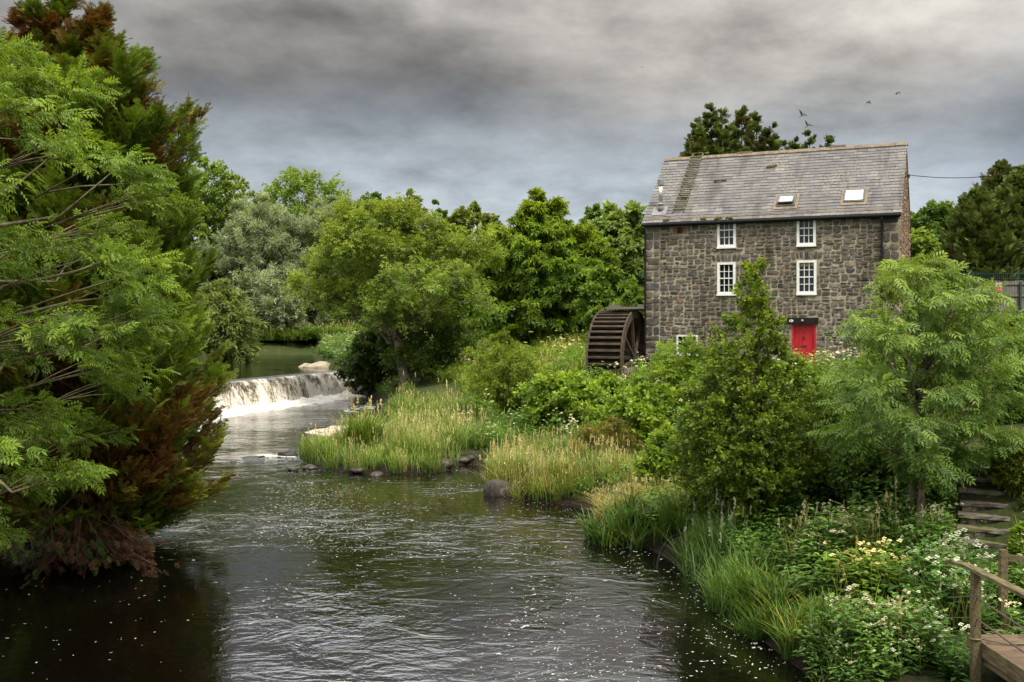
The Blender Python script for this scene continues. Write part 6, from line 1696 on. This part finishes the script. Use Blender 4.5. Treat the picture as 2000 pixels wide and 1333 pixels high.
# ------------------------------------------------------------------ birds
def bird(label, px, py, Y, size, heading, wing_l, wing_r, roll, pitch, seed):
    """one continuous mesh: lofted body with tail and two wings swept from it"""
    V, Q, T = [], [], []
    st = [(-.50, .004, .10), (-.40, .010, .085), (-.24, .030, .05), (-.10, .068, .068), (.06, .085, .085), (.20, .062, .065), (.27, .050, .052), (.33, .050, .05), (.38, .030, .03), (.44, .010, .010), (.47, .002, .002)]
    n = 8
    for (x, rz, ry) in st:
        for k in range(n):
            a = 2 * math.pi * k / n; V.append((x, ry * math.cos(a), rz * math.sin(a)))
    for i in range(len(st) - 1):
        for k in range(n): Q.append((i * n + k, i * n + (k + 1) % n, (i + 1) * n + (k + 1) % n, (i + 1) * n + k))
    V = [np.array(v) for v in V]
    for sg, (e1, e2, ext) in ((1, wing_l), (-1, wing_r)):
        # spanwise stations: root, wrist, tip with fingered primaries
        sh = np.array([.12, .05 * sg, .03]); b = len(V)
        up1 = np.array([0, sg * math.cos(e1), math.sin(e1)]); up2 = np.array([-.25, sg * math.cos(e2), math.sin(e2)])
        wr = sh + up1 * .30 * ext + np.array([.05, 0, 0]); tip = wr + up2 * .40 * ext
        rt = sh + np.array([-.26, 0, 0]); wt = wr + np.array([-.27, 0, -.01]); 
        V += [sh, wr, tip, rt, wt]
        Q.append((b, b + 1, b + 4, b + 3))
        f = len(V)
        for k in range(4):
            u = (k + .5) / 4; V.append(tip * (1 - u) + wt * u + up2 * .06 * (1 - u) + np.array([-.05, 0, 0]))
            V.append(tip * (1 - (k + 1) / 4) + wt * (k + 1) / 4)
        pv = b + 2
        for k in range(4):
            T.append((pv, f + 2 * k, f + 2 * k + 1)); T.append((b + 1, pv, f + 2 * k + 1)); pv = f + 2 * k + 1
    fs = [np.array(Q), np.array(T)]
    c = at(px, py, Y)
    o = mesh_obj('bird', np.array(V) * size, fs, M['feather'], loc=tuple(c)); o.rotation_euler = (roll, pitch, heading)
    tag(o, label, 'bird', 'crows flying over the mill')
def build_birds():
    bird('crow braking with wings raised and tail down above the ridge', 1566, 226, 62, .52, .35, (1.2, .9, 1.0), (.25, -.1, 1.0), .5, -.65, 1)
    bird('crow with grey wings spread just above the small conifer top', 1577, 246, 62, .50, .5, (1.15, 1.25, .95), (.0, -.15, 1.0), .35, -.7, 2)
    bird('crow with folded wings diving steeply right of the pair', 1694, 201, 64, .46, .2, (.1, -1.2, .62), (-.5, -1.2, .6), .3, -.75, 3)
    bird('gliding crow highest on the right above the mill gable', 1751, 183, 65, .54, .25, (-.2, -1.0, .6), (-.35, -.9, .65), .1, -.40, 4)
    bird('tiny distant bird high over the trees left of the mill', 1254, 133, 150, .42, 1.2, (.2, -.1, 1), (.2, -.1, 1), 0, 0, 5)
build_birds()
# ------------------------------------------------------------------ far woodland mass
def build_far_woods():
    rg = np.random.default_rng(91); n = 66000
    x = rg.uniform(-150, 170, n); y = rg.uniform(225, 262, n); k = n // 3; x[:k] = rg.uniform(-95, -50, k); y[:k] = rg.uniform(80, 220, k); g_ = ground_z(x, y)
    top = 9 + 6 * fbm(np.stack([x * .08, y * .02, 0 * x], 1), 55, 3) + 2.5 * fbm(np.stack([x * .35, y * .1, 0 * x], 1), 56, 2)
    z = g_ + top * rg.random(n) ** .45
    P = np.stack([x, y, z], 1); D = norm(rg.normal(0, 1, (n, 3))); U = norm(rg.normal(0, .6, (n, 3)) + np.array([0, -.3, .9]))
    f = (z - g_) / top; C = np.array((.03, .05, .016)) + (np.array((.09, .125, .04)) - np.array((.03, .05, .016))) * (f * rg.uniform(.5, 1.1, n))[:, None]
    V, T, Cc = place(TPL['broad'], P, D, U, 1.1 * rg.uniform(.6, 1.3, n), C, .2, rg)
    o = mesh_obj('far_woodland', V, [T], M['leaf'], C=Cc); tag(o, 'distant belt of mixed woodland along the horizon', 'woodland', kind='stuff')
build_far_woods()
